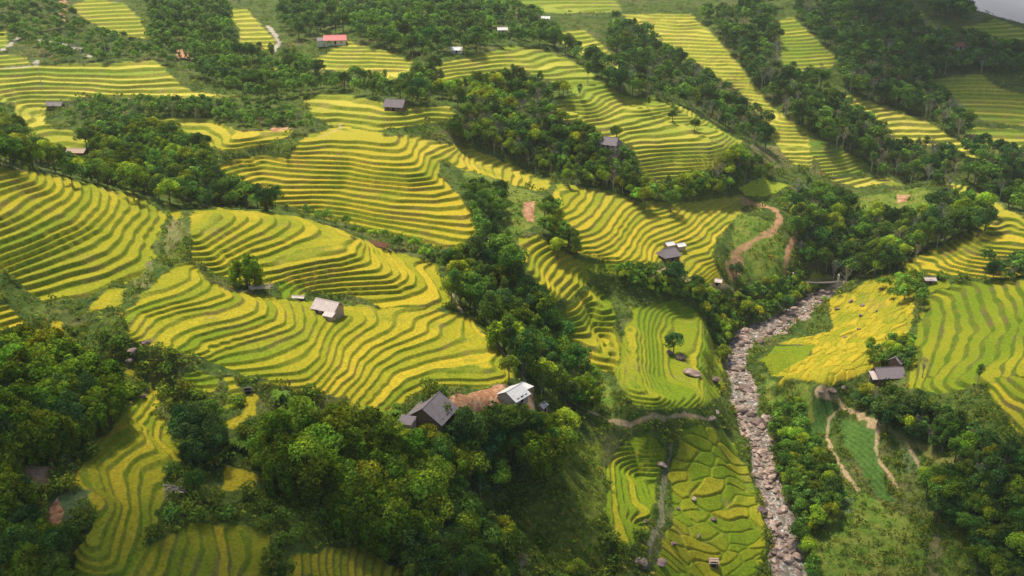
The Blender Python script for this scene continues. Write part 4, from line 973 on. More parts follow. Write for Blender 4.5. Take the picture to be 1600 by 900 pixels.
# ------------------------------------------------------------------ water
def ground_pt(u, v): return at_px(u, v)[0]
M_water, nt, b = principled("stream_water", .12, .5)
b.inputs["IOR"].default_value = 1.33
tc = nt.nodes.new("ShaderNodeTexCoord"); nz = nt.nodes.new("ShaderNodeTexNoise"); nz.inputs["Scale"].default_value = .55; nz.inputs["Detail"].default_value = 6; nz.inputs["Roughness"].default_value = .7
nt.links.new(tc.outputs["Object"], nz.inputs["Vector"])
cr = nt.nodes.new("ShaderNodeValToRGB"); e = cr.color_ramp.elements
e[0].position = .40; e[0].color = (.14, .115, .085, 1); e[1].position = .66; e[1].color = (.75, .73, .70, 1)
m_ = e.new(.56); m_.color = (.26, .23, .19, 1)
nt.links.new(nz.outputs["Fac"], cr.inputs[0]); nt.links.new(cr.outputs[0], b.inputs["Base Color"])
bp = nt.nodes.new("ShaderNodeBump"); bp.inputs["Strength"].default_value = .6; bp.inputs["Distance"].default_value = .2
nt.links.new(nz.outputs["Fac"], bp.inputs["Height"]); nt.links.new(bp.outputs[0], b.inputs["Normal"])
# the channel wanders between the stones of the bed
ts = np.linspace(0, len(rw) - 1, 260); ki = np.arange(len(rw))
rx_, ry_ = np.interp(ts, ki, [p[0] for p in rw]), np.interp(ts, ki, [p[1] for p in rw])
for _ in range(6):
    rx_[1:-1] = (rx_[:-2] + 2 * rx_[1:-1] + rx_[2:]) / 4; ry_[1:-1] = (ry_[:-2] + 2 * ry_[1:-1] + ry_[2:]) / 4
rz_ = -np.interp(ts, ki, rh); rwd = np.interp(ts, ki, rwid)
tx, ty = np.gradient(rx_), np.gradient(ry_); tl = np.hypot(tx, ty); nx_, ny_ = -ty / tl, tx / tl
mw = (vnoise(ts * 1.1, ts * 0, 201) - .5) * .42
wv, wf, NWC = [], [], 9
for i in range(len(ts)):
    hw = rwd[i] * (.26 + .16 * float(vnoise(np.array([ts[i] * 2.3]), np.array([3.0]), 205)[0]))
    for j in range(NWC):
        o_ = (j / (NWC - 1) * 2 - 1) * hw + mw[i] * rwd[i]
        wv.append((rx_[i] + nx_[i] * o_, ry_[i] + ny_[i] * o_, rz_[i] + .24))
        if i and j: a = i * NWC + j; wf.append((a, a - 1, a - NWC - 1, a - NWC))
tag(mesh_np('river', wv, wf, M_water), kind='structure')

# ------------------------------------------------------------------ stones
def rock_mat(name, c0, c1):
    mt, nt, b = principled(name, .85, .25)
    tc = nt.nodes.new("ShaderNodeTexCoord"); nz = nt.nodes.new("ShaderNodeTexNoise"); nz.inputs["Scale"].default_value = 1.1; nz.inputs["Detail"].default_value = 7
    nt.links.new(tc.outputs["Object"], nz.inputs["Vector"])
    cr = nt.nodes.new("ShaderNodeValToRGB"); cr.color_ramp.elements[0].position = .35; cr.color_ramp.elements[0].color = (*c0, 1); cr.color_ramp.elements[1].position = .65; cr.color_ramp.elements[1].color = (*c1, 1)
    oi = nt.nodes.new("ShaderNodeObjectInfo"); mr = nt.nodes.new("ShaderNodeMapRange"); mr.inputs["To Min"].default_value = .65; mr.inputs["To Max"].default_value = 1.3
    nt.links.new(oi.outputs["Random"], mr.inputs["Value"]); vm = nt.nodes.new("ShaderNodeVectorMath"); vm.operation = 'SCALE'
    nt.links.new(nz.outputs["Fac"], cr.inputs[0]); nt.links.new(cr.outputs[0], vm.inputs[0]); nt.links.new(mr.outputs[0], vm.inputs["Scale"]); nt.links.new(vm.outputs[0], b.inputs["Base Color"])
    bp = nt.nodes.new("ShaderNodeBump"); bp.inputs["Strength"].default_value = .5; nt.links.new(nz.outputs["Fac"], bp.inputs["Height"]); nt.links.new(bp.outputs[0], b.inputs["Normal"])
    return mt
M_stone = rock_mat("river_stone", (.20, .135, .105), (.47, .35, .29))
M_dark = rock_mat("dark_stone", (.11, .075, .065), (.30, .21, .18))
def rock_mesh(seed, mat, sub=3):
    bm = bmesh.new(); bmesh.ops.create_icosphere(bm, subdivisions=sub, radius=1.0)
    r_ = random.Random(seed); pl = [(Vector((r_.gauss(0, 1), r_.gauss(0, 1), r_.gauss(0, 1))).normalized(), r_.uniform(.55, .9)) for _ in range(9)]
    for v in bm.verts:
        d = v.co.normalized(); rad = 1.0
        for n, dist in pl:
            q = d.dot(n)
            if q > 1e-3: rad = min(rad, dist / q)
        v.co = d * rad
        v.co.z *= .72; v.co.x *= 1.15
    me = bpy.data.meshes.new('boulder'); bm.to_mesh(me); bm.free(); me.materials.append(mat)
    return me
ROCK = [rock_mesh(i, M_stone, 2) for i in range(6)]; DROCK = [rock_mesh(40 + i, M_dark, 3) for i in range(4)]
rr = random.Random(5)
def boulder(x, y, z, r, label, group=None, dark=False, name='boulder'):
    o = bpy.data.objects.new(name, rr.choice(DROCK if dark else ROCK)); COL.objects.link(o)
    o.location = (x, y, z + r * .18); o.scale = (r * rr.uniform(.8, 1.25), r * rr.uniform(.8, 1.2), r * rr.uniform(.75, 1.1)); o.rotation_euler = (rr.uniform(-.2, .2), rr.uniform(-.2, .2), rr.uniform(0, 6.28))
    return tag(o, label, 'rock', group)
rn = np.random.default_rng(3)
pos = []
for k in range(950):
    i = int(rn.integers(4, len(ts) - 20)); o_ = rn.normal() * .25 * rwd[i]
    if abs(o_) > rwd[i] * .56: continue
    r = float(np.clip(rn.lognormal(-.9, .75), .2, 2.5))
    x, y = rx_[i] + nx_[i] * o_ + rn.uniform(-.6, .6), ry_[i] + ny_[i] * o_ + rn.uniform(-.6, .6)
    pos.append((r, x, y))
pos.sort(reverse=True)
for r, x, y in pos[:170]:
    boulder(x, y, max(gz(x, y), 0 * x - 400), r, 'pale pinkish boulder lying in the rocky river bed', 'boulders in the river bed')
vs, fs, off = [], [], 0
base = [np.array([v.co[:] for v in m.vertices]) for m in ROCK]; bfc = [np.array([p.vertices[:] for p in m.polygons]) for m in ROCK]
for r, x, y in pos[170:]:
    q = int(rn.integers(6)); v = base[q] * r * rn.uniform(.8, 1.2, 3); a = rn.uniform(0, 6.28)
    v = v @ np.array([[cos(a), sin(a), 0], [-sin(a), cos(a), 0], [0, 0, 1]]) + np.array([x, y, gz(x, y) + r * .15]); vs.append(v); fs.append(bfc[q] + off); off += len(v)
tag(mesh_np('river_stones', np.concatenate(vs), np.concatenate(fs), M_stone, smooth=False), 'small stones strewn along the river bed', 'stones', kind='stuff')
for (u, v, r, d, lb) in [
 (1082, 585, 3.0, 0, 'large pale boulder in the green valley terraces, biggest of the three there'), (1062, 560, 2.2, 1, 'brown boulder below the lone dark tree in the valley terraces'), (1047, 552, 1.6, 1, 'small brown boulder at the foot of the lone dark tree'),
 (1118, 595, 2.4, 1, 'dark boulder between the valley terraces and the river'), (1165, 610, 3.2, 1, 'big purplish boulder in the middle of the river'), (1187, 664, 2.8, 1, 'dark rounded boulder at the right edge of the river'),
 (1330, 472, 1.4, 1, 'dark boulder in the yellow paddies nearest the footbridge'), (1348, 478, 1.2, 1, 'dark boulder beside another in the yellow paddies'), (1308, 483, 1.2, 1, 'flat boulder at the riverside edge of the yellow paddies'), (1345, 493, 1.0, 1, 'low boulder amid the upper yellow paddies'),
 (1370, 487, 1.0, 1, 'greyish boulder among the higher yellow paddies'), (1320, 527, 0.9, 1, 'brown boulder in the middle of the yellow paddies'), (1378, 452, 1.0, 1, 'boulder at the top of the yellow paddies'), (1342, 515, 0.9, 1, 'stone beside a small tree in the yellow paddies'),
 (228, 537, 1.4, 1, 'dark reddish boulder at the left foot of the lower terraces'), (208, 552, 1.9, 1, 'largest reddish boulder at the left foot of the lower terraces'), (202, 566, 1.3, 0, 'paler reddish boulder at the left foot of the lower terraces'), (224, 620, .9, 1, 'grey boulder in the strip fields at the lower left'),
 (1003, 882, 2.4, 1, 'broad brown boulder near the bottom of the brook'), (1032, 880, 1.7, 1, 'dark boulder right of the broad brown one by the brook'), (1052, 850, 1.1, 1, 'flat brown boulder between paddies at the brook'), (1010, 815, 0.8, 1, 'dark boulder left of the brook'),
 (1060, 797, 0.8, 1, 'boulder right of the brook among paddies'), (1092, 838, 0.8, 1, 'dark stones in the middle of the valley paddies'), (1115, 812, 1.0, 1, 'grey boulder row in the valley paddies'), (1085, 780, 0.9, 0, 'pale boulder in the paddies above the brook bend'), (1190, 800, 2.0, 1, 'reddish boulder on the left river bank'),
 (1035, 728, 1.8, 0, 'pale boulder at the head of the brook'), (1112, 655, 1.8, 0, 'pale boulder where the path meets the river'), (1120, 645, 1.5, 0, 'upper pale boulder where the path meets the river'),
 (1300, 612, 1.6, 1, 'dark boulder at the top of the vegetable plots'), (1283, 614, 1.0, 0, 'white stone beside the top vegetable plot'), (1318, 606, 1.0, 0, 'white stone at the foot of the farmhouse')]:
    p_ = ground_pt(u, v); boulder(p_.x, p_.y, p_.z, r, lb, dark=bool(d))

# ------------------------------------------------------------------ buildings
def flat_mat(name, c, var=.25, scale=2.0, rough=.8, spec=.2, stretch=None):
    mt, nt, b = principled(name, rough, spec)
    tc = nt.nodes.new("ShaderNodeTexCoord"); nz = nt.nodes.new("ShaderNodeTexNoise"); nz.inputs["Scale"].default_value = scale; nz.inputs["Detail"].default_value = 5
    mp = nt.nodes.new("ShaderNodeMapping"); mp.inputs["Scale"].default_value = stretch or (1, 1, 1)
    nt.links.new(tc.outputs["Object"], mp.inputs[0]); nt.links.new(mp.outputs[0], nz.inputs["Vector"])
    mr = nt.nodes.new("ShaderNodeMapRange"); mr.inputs["From Min"].default_value = .3; mr.inputs["From Max"].default_value = .7; mr.inputs["To Min"].default_value = 1 - var; mr.inputs["To Max"].default_value = 1 + var
    nt.links.new(nz.outputs["Fac"], mr.inputs["Value"])
    rgb = nt.nodes.new("ShaderNodeRGB"); rgb.outputs[0].default_value = (*c, 1)
    vm = nt.nodes.new("ShaderNodeVectorMath"); vm.operation = 'SCALE'; nt.links.new(rgb.outputs[0], vm.inputs[0]); nt.links.new(mr.outputs[0], vm.inputs["Scale"]); nt.links.new(vm.outputs[0], b.inputs["Base Color"])
    return mt
ST = (6, .35, 1)
M_grey = flat_mat("grey_roof_sheets", (.205, .172, .168), .4, 1.2, .6, .3, ST); M_white = flat_mat("white_roof_sheets", (.70, .67, .64), .26, 1.5, .5, .3, ST)
M_pink = flat_mat("weathered_pale_roof", (.58, .48, .44), .32, 1.5, .6, .3, ST); M_mauve = flat_mat("purple_grey_thatch", (.235, .195, .205), .3, 2.0, .9, .1, ST)
M_red = flat_mat("red_roof_sheets", (.62, .09, .09), .15, 1.5, .5, .3, ST); M_wood = flat_mat("weathered_planks", (.20, .13, .09), .4, 3, .9, .1, (8, 8, .5)); M_tanw = flat_mat("pale_boards", (.50, .36, .27), .3, 3, .9, .1, (8, 8, .5))
M_hole = flat_mat("dark_opening", (.02, .017, .015), .2); M_wallw = flat_mat("whitewashed_wall", (.70, .64, .58), .15); M_bam = flat_mat("dry_bamboo", (.55, .45, .34), .3, 4); M_rust = flat_mat("red_brown_timber", (.26, .11, .075), .4, 3, .9, .1, (8, .5, 8)); M_steel = flat_mat("concrete_post", (.50, .48, .44), .15); M_cable = flat_mat("bridge_steel", (.14, .12, .11), .2)
def box_v(x0, x1, y0, y1, z0, z1):
    v = [(x0,y0,z0),(x1,y0,z0),(x1,y1,z0),(x0,y1,z0),(x0,y0,z1),(x1,y0,z1),(x1,y1,z1),(x0,y1,z1)]
    return v, [(0,3,2,1),(4,5,6,7),(0,1,5,4),(1,2,6,5),(2,3,7,6),(3,0,4,7)]
class MB:
    def __init__(s): s.v, s.f = [], []
    def add(s, v, f):
        o = len(s.v); s.v += [tuple(p) for p in v]; s.f += [tuple(i + o for i in q) for q in f]; return s
    def box(s, *a): return s.add(*box_v(*a))
    def bar(s, p, q, r, n=6):
        v, f = tube_np([[(*p, r), (*q, r)]], n); v = [tuple(a) for a in v]; f = [tuple(int(i) for i in a) for a in f]
        f.append(tuple(range(n))[::-1]); f.append(tuple(range(n, 2 * n))); return s.add(v, f)
    def build(s, name, mat, parent=None):
        me = bpy.data.meshes.new(name); me.from_pydata(s.v, [], s.f); me.update(); me.materials.append(mat)
        o = bpy.data.objects.new(name, me); COL.objects.link(o)
        if parent is not None: o.parent = parent
        return o
def empty(name, p, rz, label, cat, group=None):
    o = bpy.data.objects.new(name, None); COL.objects.link(o); o.location = p; o.rotation_euler = (0, 0, rz); return tag(o, label, cat, group)
def slab(mb, a, b, c, d, t=.10):
    """roof sheet between four corners, with corrugation ribs left to the material"""
    n = (Vector(b) - Vector(a)).cross(Vector(d) - Vector(a)).normalized() * t
    top = [Vector(p) + n for p in (a, b, c, d)]; bot = [Vector(p) for p in (a, b, c, d)]
    mb.add([*map(tuple, bot), *map(tuple, top)], [(0,3,2,1),(4,5,6,7),(0,1,5,4),(1,2,6,5),(2,3,7,6),(3,0,4,7)])
def house(name, p, rz, L, W, hw, hr, label, wall=None, roof=None, over=.7, hip=0.0, cat='house', openings=True, cap=True):
    """ridge along local X"""
    wall, roof = wall or M_wood, roof or M_grey
    t = empty(name, (p[0], p[1], p[2] - .1), rz, label, cat)
    l, w = L / 2 - over, W / 2 - over
    mb = MB(); k = hr * (1 - over / (W / 2) * 0)
    mb.add([(-l,-w,-1.5),(l,-w,-1.5),(l,w,-1.5),(-l,w,-1.5),(-l,-w,hw),(l,-w,hw),(l,w,hw),(-l,w,hw),(-l + hip,0,hw+hr*w/(W/2)-.05),(l - hip,0,hw+hr*w/(W/2)-.05)], [(0,1,5,4),(2,3,7,6),(1,2,6,9,5),(3,0,4,8,7),(4,5,9,8),(6,7,8,9)])
    mb.build('wall', wall, t)
    rb = MB(); ze = hw - hr * over / (W / 2) * .8
    slab(rb, (-L/2,-W/2,ze), (L/2,-W/2,ze), (L/2-hip,0,hw+hr), (-L/2+hip,0,hw+hr)); slab(rb, (L/2,W/2,ze), (-L/2,W/2,ze), (-L/2+hip,0,hw+hr), (L/2-hip,0,hw+hr))
    if hip: 
        slab(rb, (L/2,-W/2,ze), (L/2,W/2,ze), (L/2-hip,.05,hw+hr), (L/2-hip,-.05,hw+hr)); slab(rb, (-L/2,W/2,ze), (-L/2,-W/2,ze), (-L/2+hip,-.05,hw+hr), (-L/2+hip,.05,hw+hr))
    ro = rb.build('roof', roof, t)
    if cap: MB().bar((-L/2+hip,0,hw+hr+.1), (L/2-hip,0,hw+hr+.1), .16).build('ridge_cap', roof, ro)
    if openings:
        MB().box(-.6, .6, -w-.06, -w+.05, -.1, 2.0).build('door', M_hole, t)
        for x in (-l * .6, l * .6): MB().box(x-.5, x+.5, -w-.05, -w+.05, 1.0, 1.9).build('window', M_hole, t)
    return t
# the big grey roofed house; its ridge runs towards the viewer
p = ground_pt(674, 650); th = house('farmhouse', p, radians(68), 11.0, 12.0, 1.5, 3.7, 'large farmhouse under a dark grey gable roof above the bamboo grove', M_wood, M_grey, over=.9)
ln = MB(); slab(ln, (-9.6,1.4,2.0), (-9.6,6.0,1.7), (-6.2,6.0,2.7), (-6.2,1.4,3.0)); o = ln.build('lean_to_roof', M_mauve, th)
MB().box(-9.2,-6.0,1.7,5.6,-1.2,1.9).build('lean_to_wall', M_tanw, th)
p = ground_pt(803, 622); tw = house('farmhouse', p, radians(50), 7.0, 7.8, 1.5, 1.9, 'house with a bright white metal roof in a yard of bare orange earth', M_tanw, M_white, over=.6)
ax = MB(); slab(ax, (3.9,-2.0,1.9), (7.2,-2.0,1.6), (7.2,2.4,1.7), (3.9,2.4,2.1)); ax.build('porch_roof', M_white, tw)
pp = MB(); pp.bar((7.0,-1.8,-1),(7.0,-1.8,1.6),.08).bar((7.0,2.2,-1),(7.0,2.2,1.7),.08); pp.build('porch_post', M_bam, tw)
p = ground_pt(513, 488); th3 = house('farmhouse', p, radians(-26), 9.5, 6.6, 2.2, 2.2, 'house with a pale pinkish white roof at the crest of the lower terraces', M_tanw, M_pink, over=.6)
ax = MB(); slab(ax, (1.2,-5.0,1.2), (5.2,-5.0,1.2), (5.2,-2.9,2.1), (1.2,-2.9,2.1)); ax.build('lean_to_roof', M_pink, th3); MB().box(1.5,4.9,-4.7,-2.7,-1,1.2).build('lean_to_wall', M_tanw, th3)
p = ground_pt(1044, 404); th7 = house('farmhouse', p, radians(25), 9.0, 8.0, 2.4, 2.6, 'house with a purple grey roof below the bright middle terraces', M_wood, M_mauve, over=.7, hip=1.2)
p = ground_pt(1046, 392); house('shed', p + Vector((.5, 3.0, .3)), radians(25), 4.6, 4.2, 2.2, .9, 'small white-roofed shed behind the purple grey roof, left of two', M_tanw, M_white, over=.35, cat='shed', openings=False)
p = ground_pt(1061, 393); house('shed', p + Vector((.8, 2.4, .3)), radians(25), 4.6, 4.2, 2.2, .9, 'small white-roofed shed right of its twin, behind the purple grey roof', M_tanw, M_white, over=.35, cat='shed', openings=False)
p = ground_pt(1119, 443); house('shed', p, radians(-20), 4.6, 3.6, 1.8, .9, 'small pale shed beside the footpath under the terraces', M_tanw, M_pink, over=.4, cat='shed')
p = ground_pt(1386, 590); t9 = house('farmhouse', p, radians(6), 11.5, 8.5, 2.2, 2.4, 'long low farmhouse with a weathered grey roof on the right bank', M_wood, M_mauve, over=.8)
ax = MB(); slab(ax, (-7.6,-3.4,1.4), (-4.6,-3.4,1.4), (-4.6,.6,3.2), (-7.6,.6,3.0)); ax.build('porch_roof', M_pink, t9); MB().box(-7.2,-5.0,-.2,.2,-1,2.6).build('porch_wall', M_tanw, t9)
p = ground_pt(1403, 574); house('barn', p + Vector((.5, 1.5, .2)), radians(40), 6.5, 5.5, 2.4, 1.8, 'smaller grey barn tucked behind the long low farmhouse', M_wood, M_mauve, over=.6, cat='barn')
p = ground_pt(954, 230); house('farmhouse', p, radians(-30), 10, 8, 2.4, 3.0, 'small grey hut under a leafy tree at the edge of the pale terraces', M_tanw, M_mauve, over=.7, hip=1.0, cat='hut')
p = ground_pt(619, 171); house('farmhouse', p, radians(-15), 11, 8, 2.4, 3.0, 'lone grey-roofed hut on the upper short terraces', M_wood, M_mauve, over=.7, cat='hut')
p = ground_pt(524, 68); t6 = house('farmhouse', p, radians(12), 15, 9, 2.8, 2.6, 'house with a bright red roof high on the slope', M_wallw, M_red, over=.8)
ax = MB(); slab(ax, (-11.6,-4,2.4), (-7.4,-4,2.4), (-7.4,3.4,3.6), (-11.6,3.4,3.6)); ax.build('annex_roof', M_mauve, t6); MB().box(-11.2,-7.5,-3.6,3.0,-1.5,2.3).build('annex_wall', M_wallw, t6)
p = ground_pt(87, 169); house('farmhouse', p, radians(4), 9, 5, 2.0, 1.6, 'long dark hut at the bottom of the far left terraces', M_wood, M_grey, over=.6, cat='hut')
p = ground_pt(121, 241); house('shed', p, radians(-5), 10, 6, 1.6, 1.4, 'low reddish thatched shed behind the left terraces', M_rust, M_tanw, over=.5, cat='shed', openings=False)
p = ground_pt(847, 641); house('shed', p, radians(60), 3.6, 3.0, 1.8, .7, 'tiny pale-roofed shed at the end of the orange yard', M_tanw, M_pink, over=.3, cat='shed')
for (u, v, rz, lb) in [(785, 50, 5, 'small white-roofed house under the misty wood'), (852, 32, -10, 'tiny white building farthest up the misty slope'), (713, 82, 0, 'low white-roofed shed above the pale terraces')]:
    p = ground_pt(u, v); house('farmhouse', p, radians(rz), 7.5, 5, 1.8, 1.5, lb, M_wallw, M_white, over=.5)
p = ground_pt(1500, 76); house('farmhouse', p, radians(-10), 11, 7, 2.6, 2.2, 'red-roofed house among dark trees on the far right hillside', M_wallw, M_rust, over=.6)
p = ground_pt(1115, 882); house('hut', p, radians(-4), 3.2, 2.8, 1.5, .6, 'tiny tan field hut among the valley paddies', M_wood, M_tanw, over=.3, cat='hut')
p = ground_pt(388, 614); house('hut', p, radians(10), 2.2, 1.8, 1.3, .5, 'tiny grey field hut below the lower terraces', M_wood, M_grey, over=.25, cat='hut')
p = ground_pt(1452, 441); house('shed', p, radians(-4), 5.5, 3.6, 1.6, .9, 'small pink-roofed shed between the two right-hand fields', M_wood, M_pink, over=.4, cat='shed')
p = ground_pt(466, 467); house('shed', p, radians(-6), 4.6, 2.0, .8, .4, 'low pale-roofed pen left of the pinkish white roof', M_wood, M_pink, over=.25, cat='shed', openings=False)
# bamboo drying rack
p = ground_pt(408, 458); t = empty('drying_rack', p, radians(8), 'open rack of bamboo poles beside the large dark bamboo clump', 'rack')
rq = random.Random(8)
mb = MB()
for x in (-2.6, 2.6):
    for y in (-1.1, 1.1): mb.bar((x, y, -1), (x, y, 2.0 + .3 * (y > 0)), .07)
mb.build('post', M_bam, t)
for k in range(11): MB().bar((-3.6 + rq.uniform(-.4,.4), -1.4 + k * .28, 2.0 + k * .03), (3.6 + rq.uniform(-.5,.8), -1.3 + k * .28 + rq.uniform(-.3,.3), 2.1 + k * .05), .06).build('pole', M_bam, t)
# scattered poles at the lower left
p = ground_pt(275, 768); t = empty('pole_pile', p, 0, 'untidy pile of bare bamboo poles beside the lower left fields', 'pole pile')
for k in range(15):
    a = rq.uniform(0, pi); L = rq.uniform(1.8, 3.4); cx, cy = rq.uniform(-1, 1), rq.uniform(-1, 1); z = .35 + k * .07
    MB().bar((cx - cos(a) * L, cy - sin(a) * L, z + rq.uniform(-.2, .3)), (cx + cos(a) * L, cy + sin(a) * L, z + rq.uniform(-.2, .3)), .075).build('pole', M_bam, t)
# stacked timber on the crest
p = ground_pt(590, 384); t = empty('timber_stack', p, radians(-32), 'stack of reddish brown timber on the crest of the second terraces', 'timber stack')
for k in range(16):
    x = -5 + k * .66; MB().bar((x + rq.uniform(-.2,.2), -1.5, .2 + rq.uniform(0, .2)), (x + rq.uniform(-.3,.3), 1.3, 1.2 + rq.uniform(-.1, .5)), .24).build('beam', M_rust, t)
# footbridge
a, b_ = ground_pt(1238, 442), ground_pt(1308, 456)
za = max(a.z, b_.z) + 1.6
A_, B_ = Vector((a.x, a.y, za)), Vector((b_.x, b_.y, za - .3)); d = (B_ - A_); Lb = d.length; rz = math.atan2(d.y, d.x)
t = empty('footbridge', A_, rz, 'narrow suspension footbridge across the top of the river', 'bridge')
NS = 24
dk = MB(); c1 = MB(); c2 = MB(); hg = MB()
for k in range(NS):
    x0, x1 = Lb * k / NS, Lb * (k + 1) / NS; s0 = -.9 * sin(pi * k / NS); s1 = -.9 * sin(pi * (k + 1) / NS)
    dk.add([(x0,-1,s0-.25),(x1-.08,-1,s1-.25),(x1-.08,1,s1-.25),(x0,1,s0-.25),(x0,-1,s0+.15),(x1-.08,-1,s1+.15),(x1-.08,1,s1+.15),(x0,1,s0+.15)], [(0,3,2,1),(4,5,6,7),(0,1,5,4),(1,2,6,5),(2,3,7,6),(3,0,4,7)])
    y0, y1 = 3.0 - 2.6 * sin(pi * k / NS), 3.0 - 2.6 * sin(pi * (k + 1) / NS)
    for mbx, yy in ((c1, -.85), (c2, .85)):
        mbx.bar((x0, yy, y0 + .4), (x1, yy, y1 + .4), .05, 5); hg.bar((x0, yy, s0), (x0, yy, y0 + .4), .025, 4)
dk.build('deck', M_cable, t); c1.build('cable', M_cable, t); c2.build('cable', M_cable, t); hg.build('hanger', M_cable, t)
for x in (0, Lb):
    tb = MB()
    for yy in (-.95, .95): tb.box(x - .22, x + .22, yy - .2, yy + .2, -4.0, 3.8)
    tb.box(x - .2, x + .2, -.75, .75, 3.35, 3.7); tb.build('tower', M_steel, t)
# power poles
for (u, v, h, lb) in [(66, 140, 11, 'pale utility pole standing in the far left terraces'), (129, 98, 12, 'utility pole at the top left crest of the far left terraces'), (167, 96, 11, 'utility pole in the middle of the far left crest'), (176, 96, 11, 'utility pole right of its neighbour on the far left crest')]:
    p = ground_pt(u, v); t = empty('utility_pole', p, rq.uniform(0, 1), lb, 'utility pole', 'utility poles on the far left terraces')
    v_, f_ = tube_np([[(0,0,-1,.20),(0,0,h*.5,.17),(0,0,h,.12)]], 8); mesh_np('shaft', v_, f_, M_steel, t)
    MB().box(-.9,.9,-.07,.07,h-.8,h-.65).build('crossarm', M_steel, t)
# banana plants near the houses
M_ban = leaf_mat("banana_leaf", .35, .25)
def banana_mesh(seed):
    r_ = random.Random(seed); V_, F_, C_ = [], [], []
    for s in range(4):
        bx, by, hs = r_.uniform(-1, 1), r_.uniform(-1, 1), r_.uniform(1.2, 2.4)
        for k in range(8):
            a = 2 * pi * k / 8 + r_.uniform(-.3, .3); L = r_.uniform(1.7, 2.6); tl = r_.uniform(.8, 1.25); c = r_.uniform(.8, 1.2)
            prev = None
            for q in range(6):
                t_ = q / 5; rad = L * t_ * cos(tl * (1 - .9 * t_)); z = hs + L * (sin(tl) * t_ - 1.05 * t_ * t_); w = .34 * math.sin(pi * min(1, .12 + .88 * t_)) + .02
                ca, sa = cos(a), sin(a); i0 = len(V_)
                V_ += [(bx + rad * ca - w * sa, by + rad * sa + w * ca, z - .08), (bx + rad * ca, by + rad * sa, z), (bx + rad * ca + w * sa, by + rad * sa - w * ca, z - .08)]; C_ += [(.16 * c, .27 * c, .035 * c)] * 3
                if prev is not None: F_ += [(prev, prev + 1, i0 + 1, i0), (prev + 1, prev + 2, i0 + 2, i0 + 1)]
                prev = i0
    ps = []
    r_ = random.Random(seed)
    return mesh_np('fronds', np.array(V_), np.array(F_), M_ban, cols=np.array(C_), link=False)
BAN = [banana_mesh(i) for i in range(3)]
tv, tf = tube_np([[(x, y, -.8, .16), (x, y, 1.9, .1)] for x, y in ((.4, .3), (-.5, .4), (.1, -.6))], 6); BST = mesh_np('stem', tv, tf, M_bark, link=False)
BPL = [(620, 640, 'left of the big grey roof'), (612, 652, 'left of the big grey roof'), (625, 655, 'left of the big grey roof'), (735, 655, 'below the orange yard'), (745, 660, 'below the orange yard'), (1392, 562, 'behind the long low farmhouse'), (1383, 556, 'behind the long low farmhouse'), (1398, 552, 'behind the long low farmhouse'), (1377, 566, 'behind the long low farmhouse'),
 (1425, 448, 'beside the pink-roofed shed'), (1436, 452, 'beside the pink-roofed shed'), (1470, 436, 'beside the pink-roofed shed'), (1290, 470, 'beside the footbridge'), (1270, 452, 'beside the footbridge'), (735, 815, 'on the dark slope in the foreground'), (725, 800, 'on the dark slope in the foreground'), (300, 690, 'under the dark trees at the lower left'), (370, 700, 'under the dark trees at the lower left'), (385, 705, 'under the dark trees at the lower left'),
 (455, 632, 'at the bottom of the lower terraces'), (440, 625, 'at the bottom of the lower terraces'), (700, 70, 'beneath the misty wood'), (715, 65, 'beneath the misty wood'), (1240, 470, 'on the bank beside the footbridge')]
for k, (u, v, w) in enumerate(BPL):
    p = ground_pt(u, v); t = empty('banana_plant', p, rq.uniform(0, 6), 'banana plant with broad arching leaves ' + w, 'banana plant', 'banana plants ' + w)
    s = rq.uniform(.75, 1.05); t.scale = (s, s, s)
    for nm, me in (('fronds', BAN[k % 3]), ('stem', BST)):
        o = bpy.data.objects.new(nm, me); COL.objects.link(o); o.parent = t

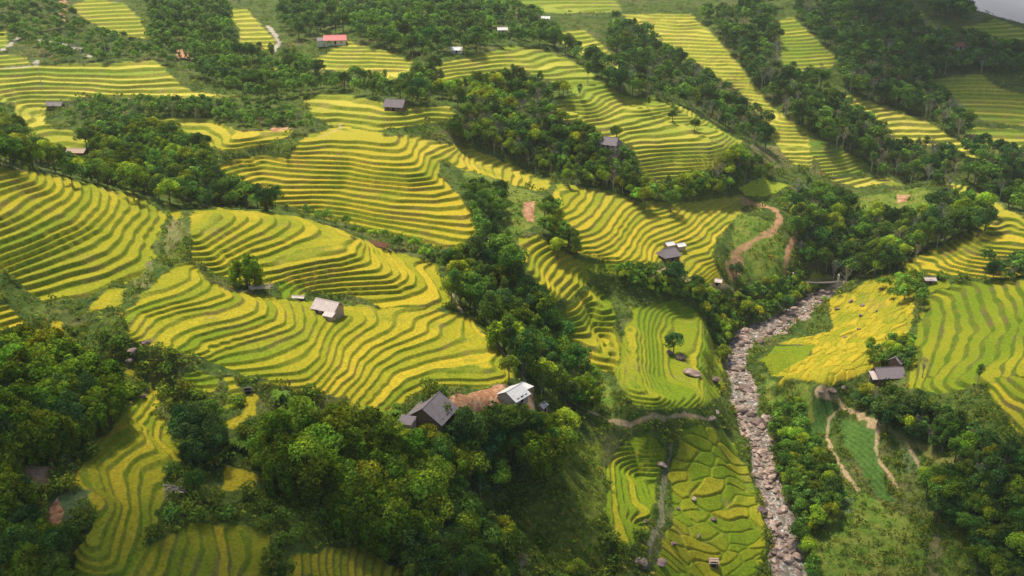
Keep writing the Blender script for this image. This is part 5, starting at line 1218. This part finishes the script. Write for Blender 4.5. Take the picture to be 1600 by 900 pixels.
# ------------------------------------------------------------------ air, added shade clouds and the mountains beyond
def blob(name, c, rad, seed, mat, amp_=.25):
    bm = bmesh.new(); bmesh.ops.create_icosphere(bm, subdivisions=5, radius=1.0)
    co = np.array([v.co[:] for v in bm.verts])
    n = fbm(co[:, 0] * 2.2 + co[:, 2], co[:, 1] * 2.2 - co[:, 2], seed, 4)
    for v, k in zip(bm.verts, n):
        q = 1 + (k - .5) * 2 * amp_; v.co = Vector((v.co.x * rad[0] * q, v.co.y * rad[1] * q, v.co.z * rad[2] * q))
    me = bpy.data.meshes.new(name); bm.to_mesh(me); bm.free(); me.materials.append(mat)
    for p_ in me.polygons: p_.use_smooth = True
    o = bpy.data.objects.new(name, me); COL.objects.link(o); o.location = c; return o
M_shade_cloud, nt, b = principled("shade_cloud", 1.0, 0.0); b.inputs["Base Color"].default_value = (.9, .9, .9, 1)
for (gx, gy_, gz_, rad, rot, seed) in SHADE_CLOUDS:  # out of view, added to block the sun over chosen ground
    c = Vector((gx, gy_, gz_)) + sun_dir * 520
    o = blob('shade_cloud', c, rad, seed, M_shade_cloud); o.rotation_euler = (0, 0, radians(rot)); tag(o, kind='structure')
if FAR:
    M_mist = bpy.data.materials.new("mist"); M_mist.use_nodes = True; nt = M_mist.node_tree; nt.nodes.clear()
    out = nt.nodes.new("ShaderNodeOutputMaterial"); pv = nt.nodes.new("ShaderNodeVolumePrincipled"); pv.inputs["Color"].default_value = (.97, .97, 1, 1); pv.inputs["Density"].default_value = .012
    nt.links.new(pv.outputs[0], out.inputs["Volume"])
    tag(blob('mist', Vector((1150, 1900, -200)), (620, 330, 260), 71, M_mist, .3), 'bank of pale mist lying beyond the far right skyline', 'mist', kind='stuff')
if HAZE > 0:
    mb = MB(); mb.box(-1500, 1500, -60, 1400, -520, 25)
    mt = bpy.data.materials.new("haze_air"); mt.use_nodes = True; nt = mt.node_tree; nt.nodes.clear()
    out = nt.nodes.new("ShaderNodeOutputMaterial"); pv = nt.nodes.new("ShaderNodeVolumePrincipled"); pv.inputs["Color"].default_value = (.95, .95, .97, 1); pv.inputs["Density"].default_value = HAZE; pv.inputs["Anisotropy"].default_value = .2
    nt.links.new(pv.outputs[0], out.inputs["Volume"])
    tag(mb.build('haze', mt), 'thin pale haze filling the valley air', 'haze', kind='stuff')
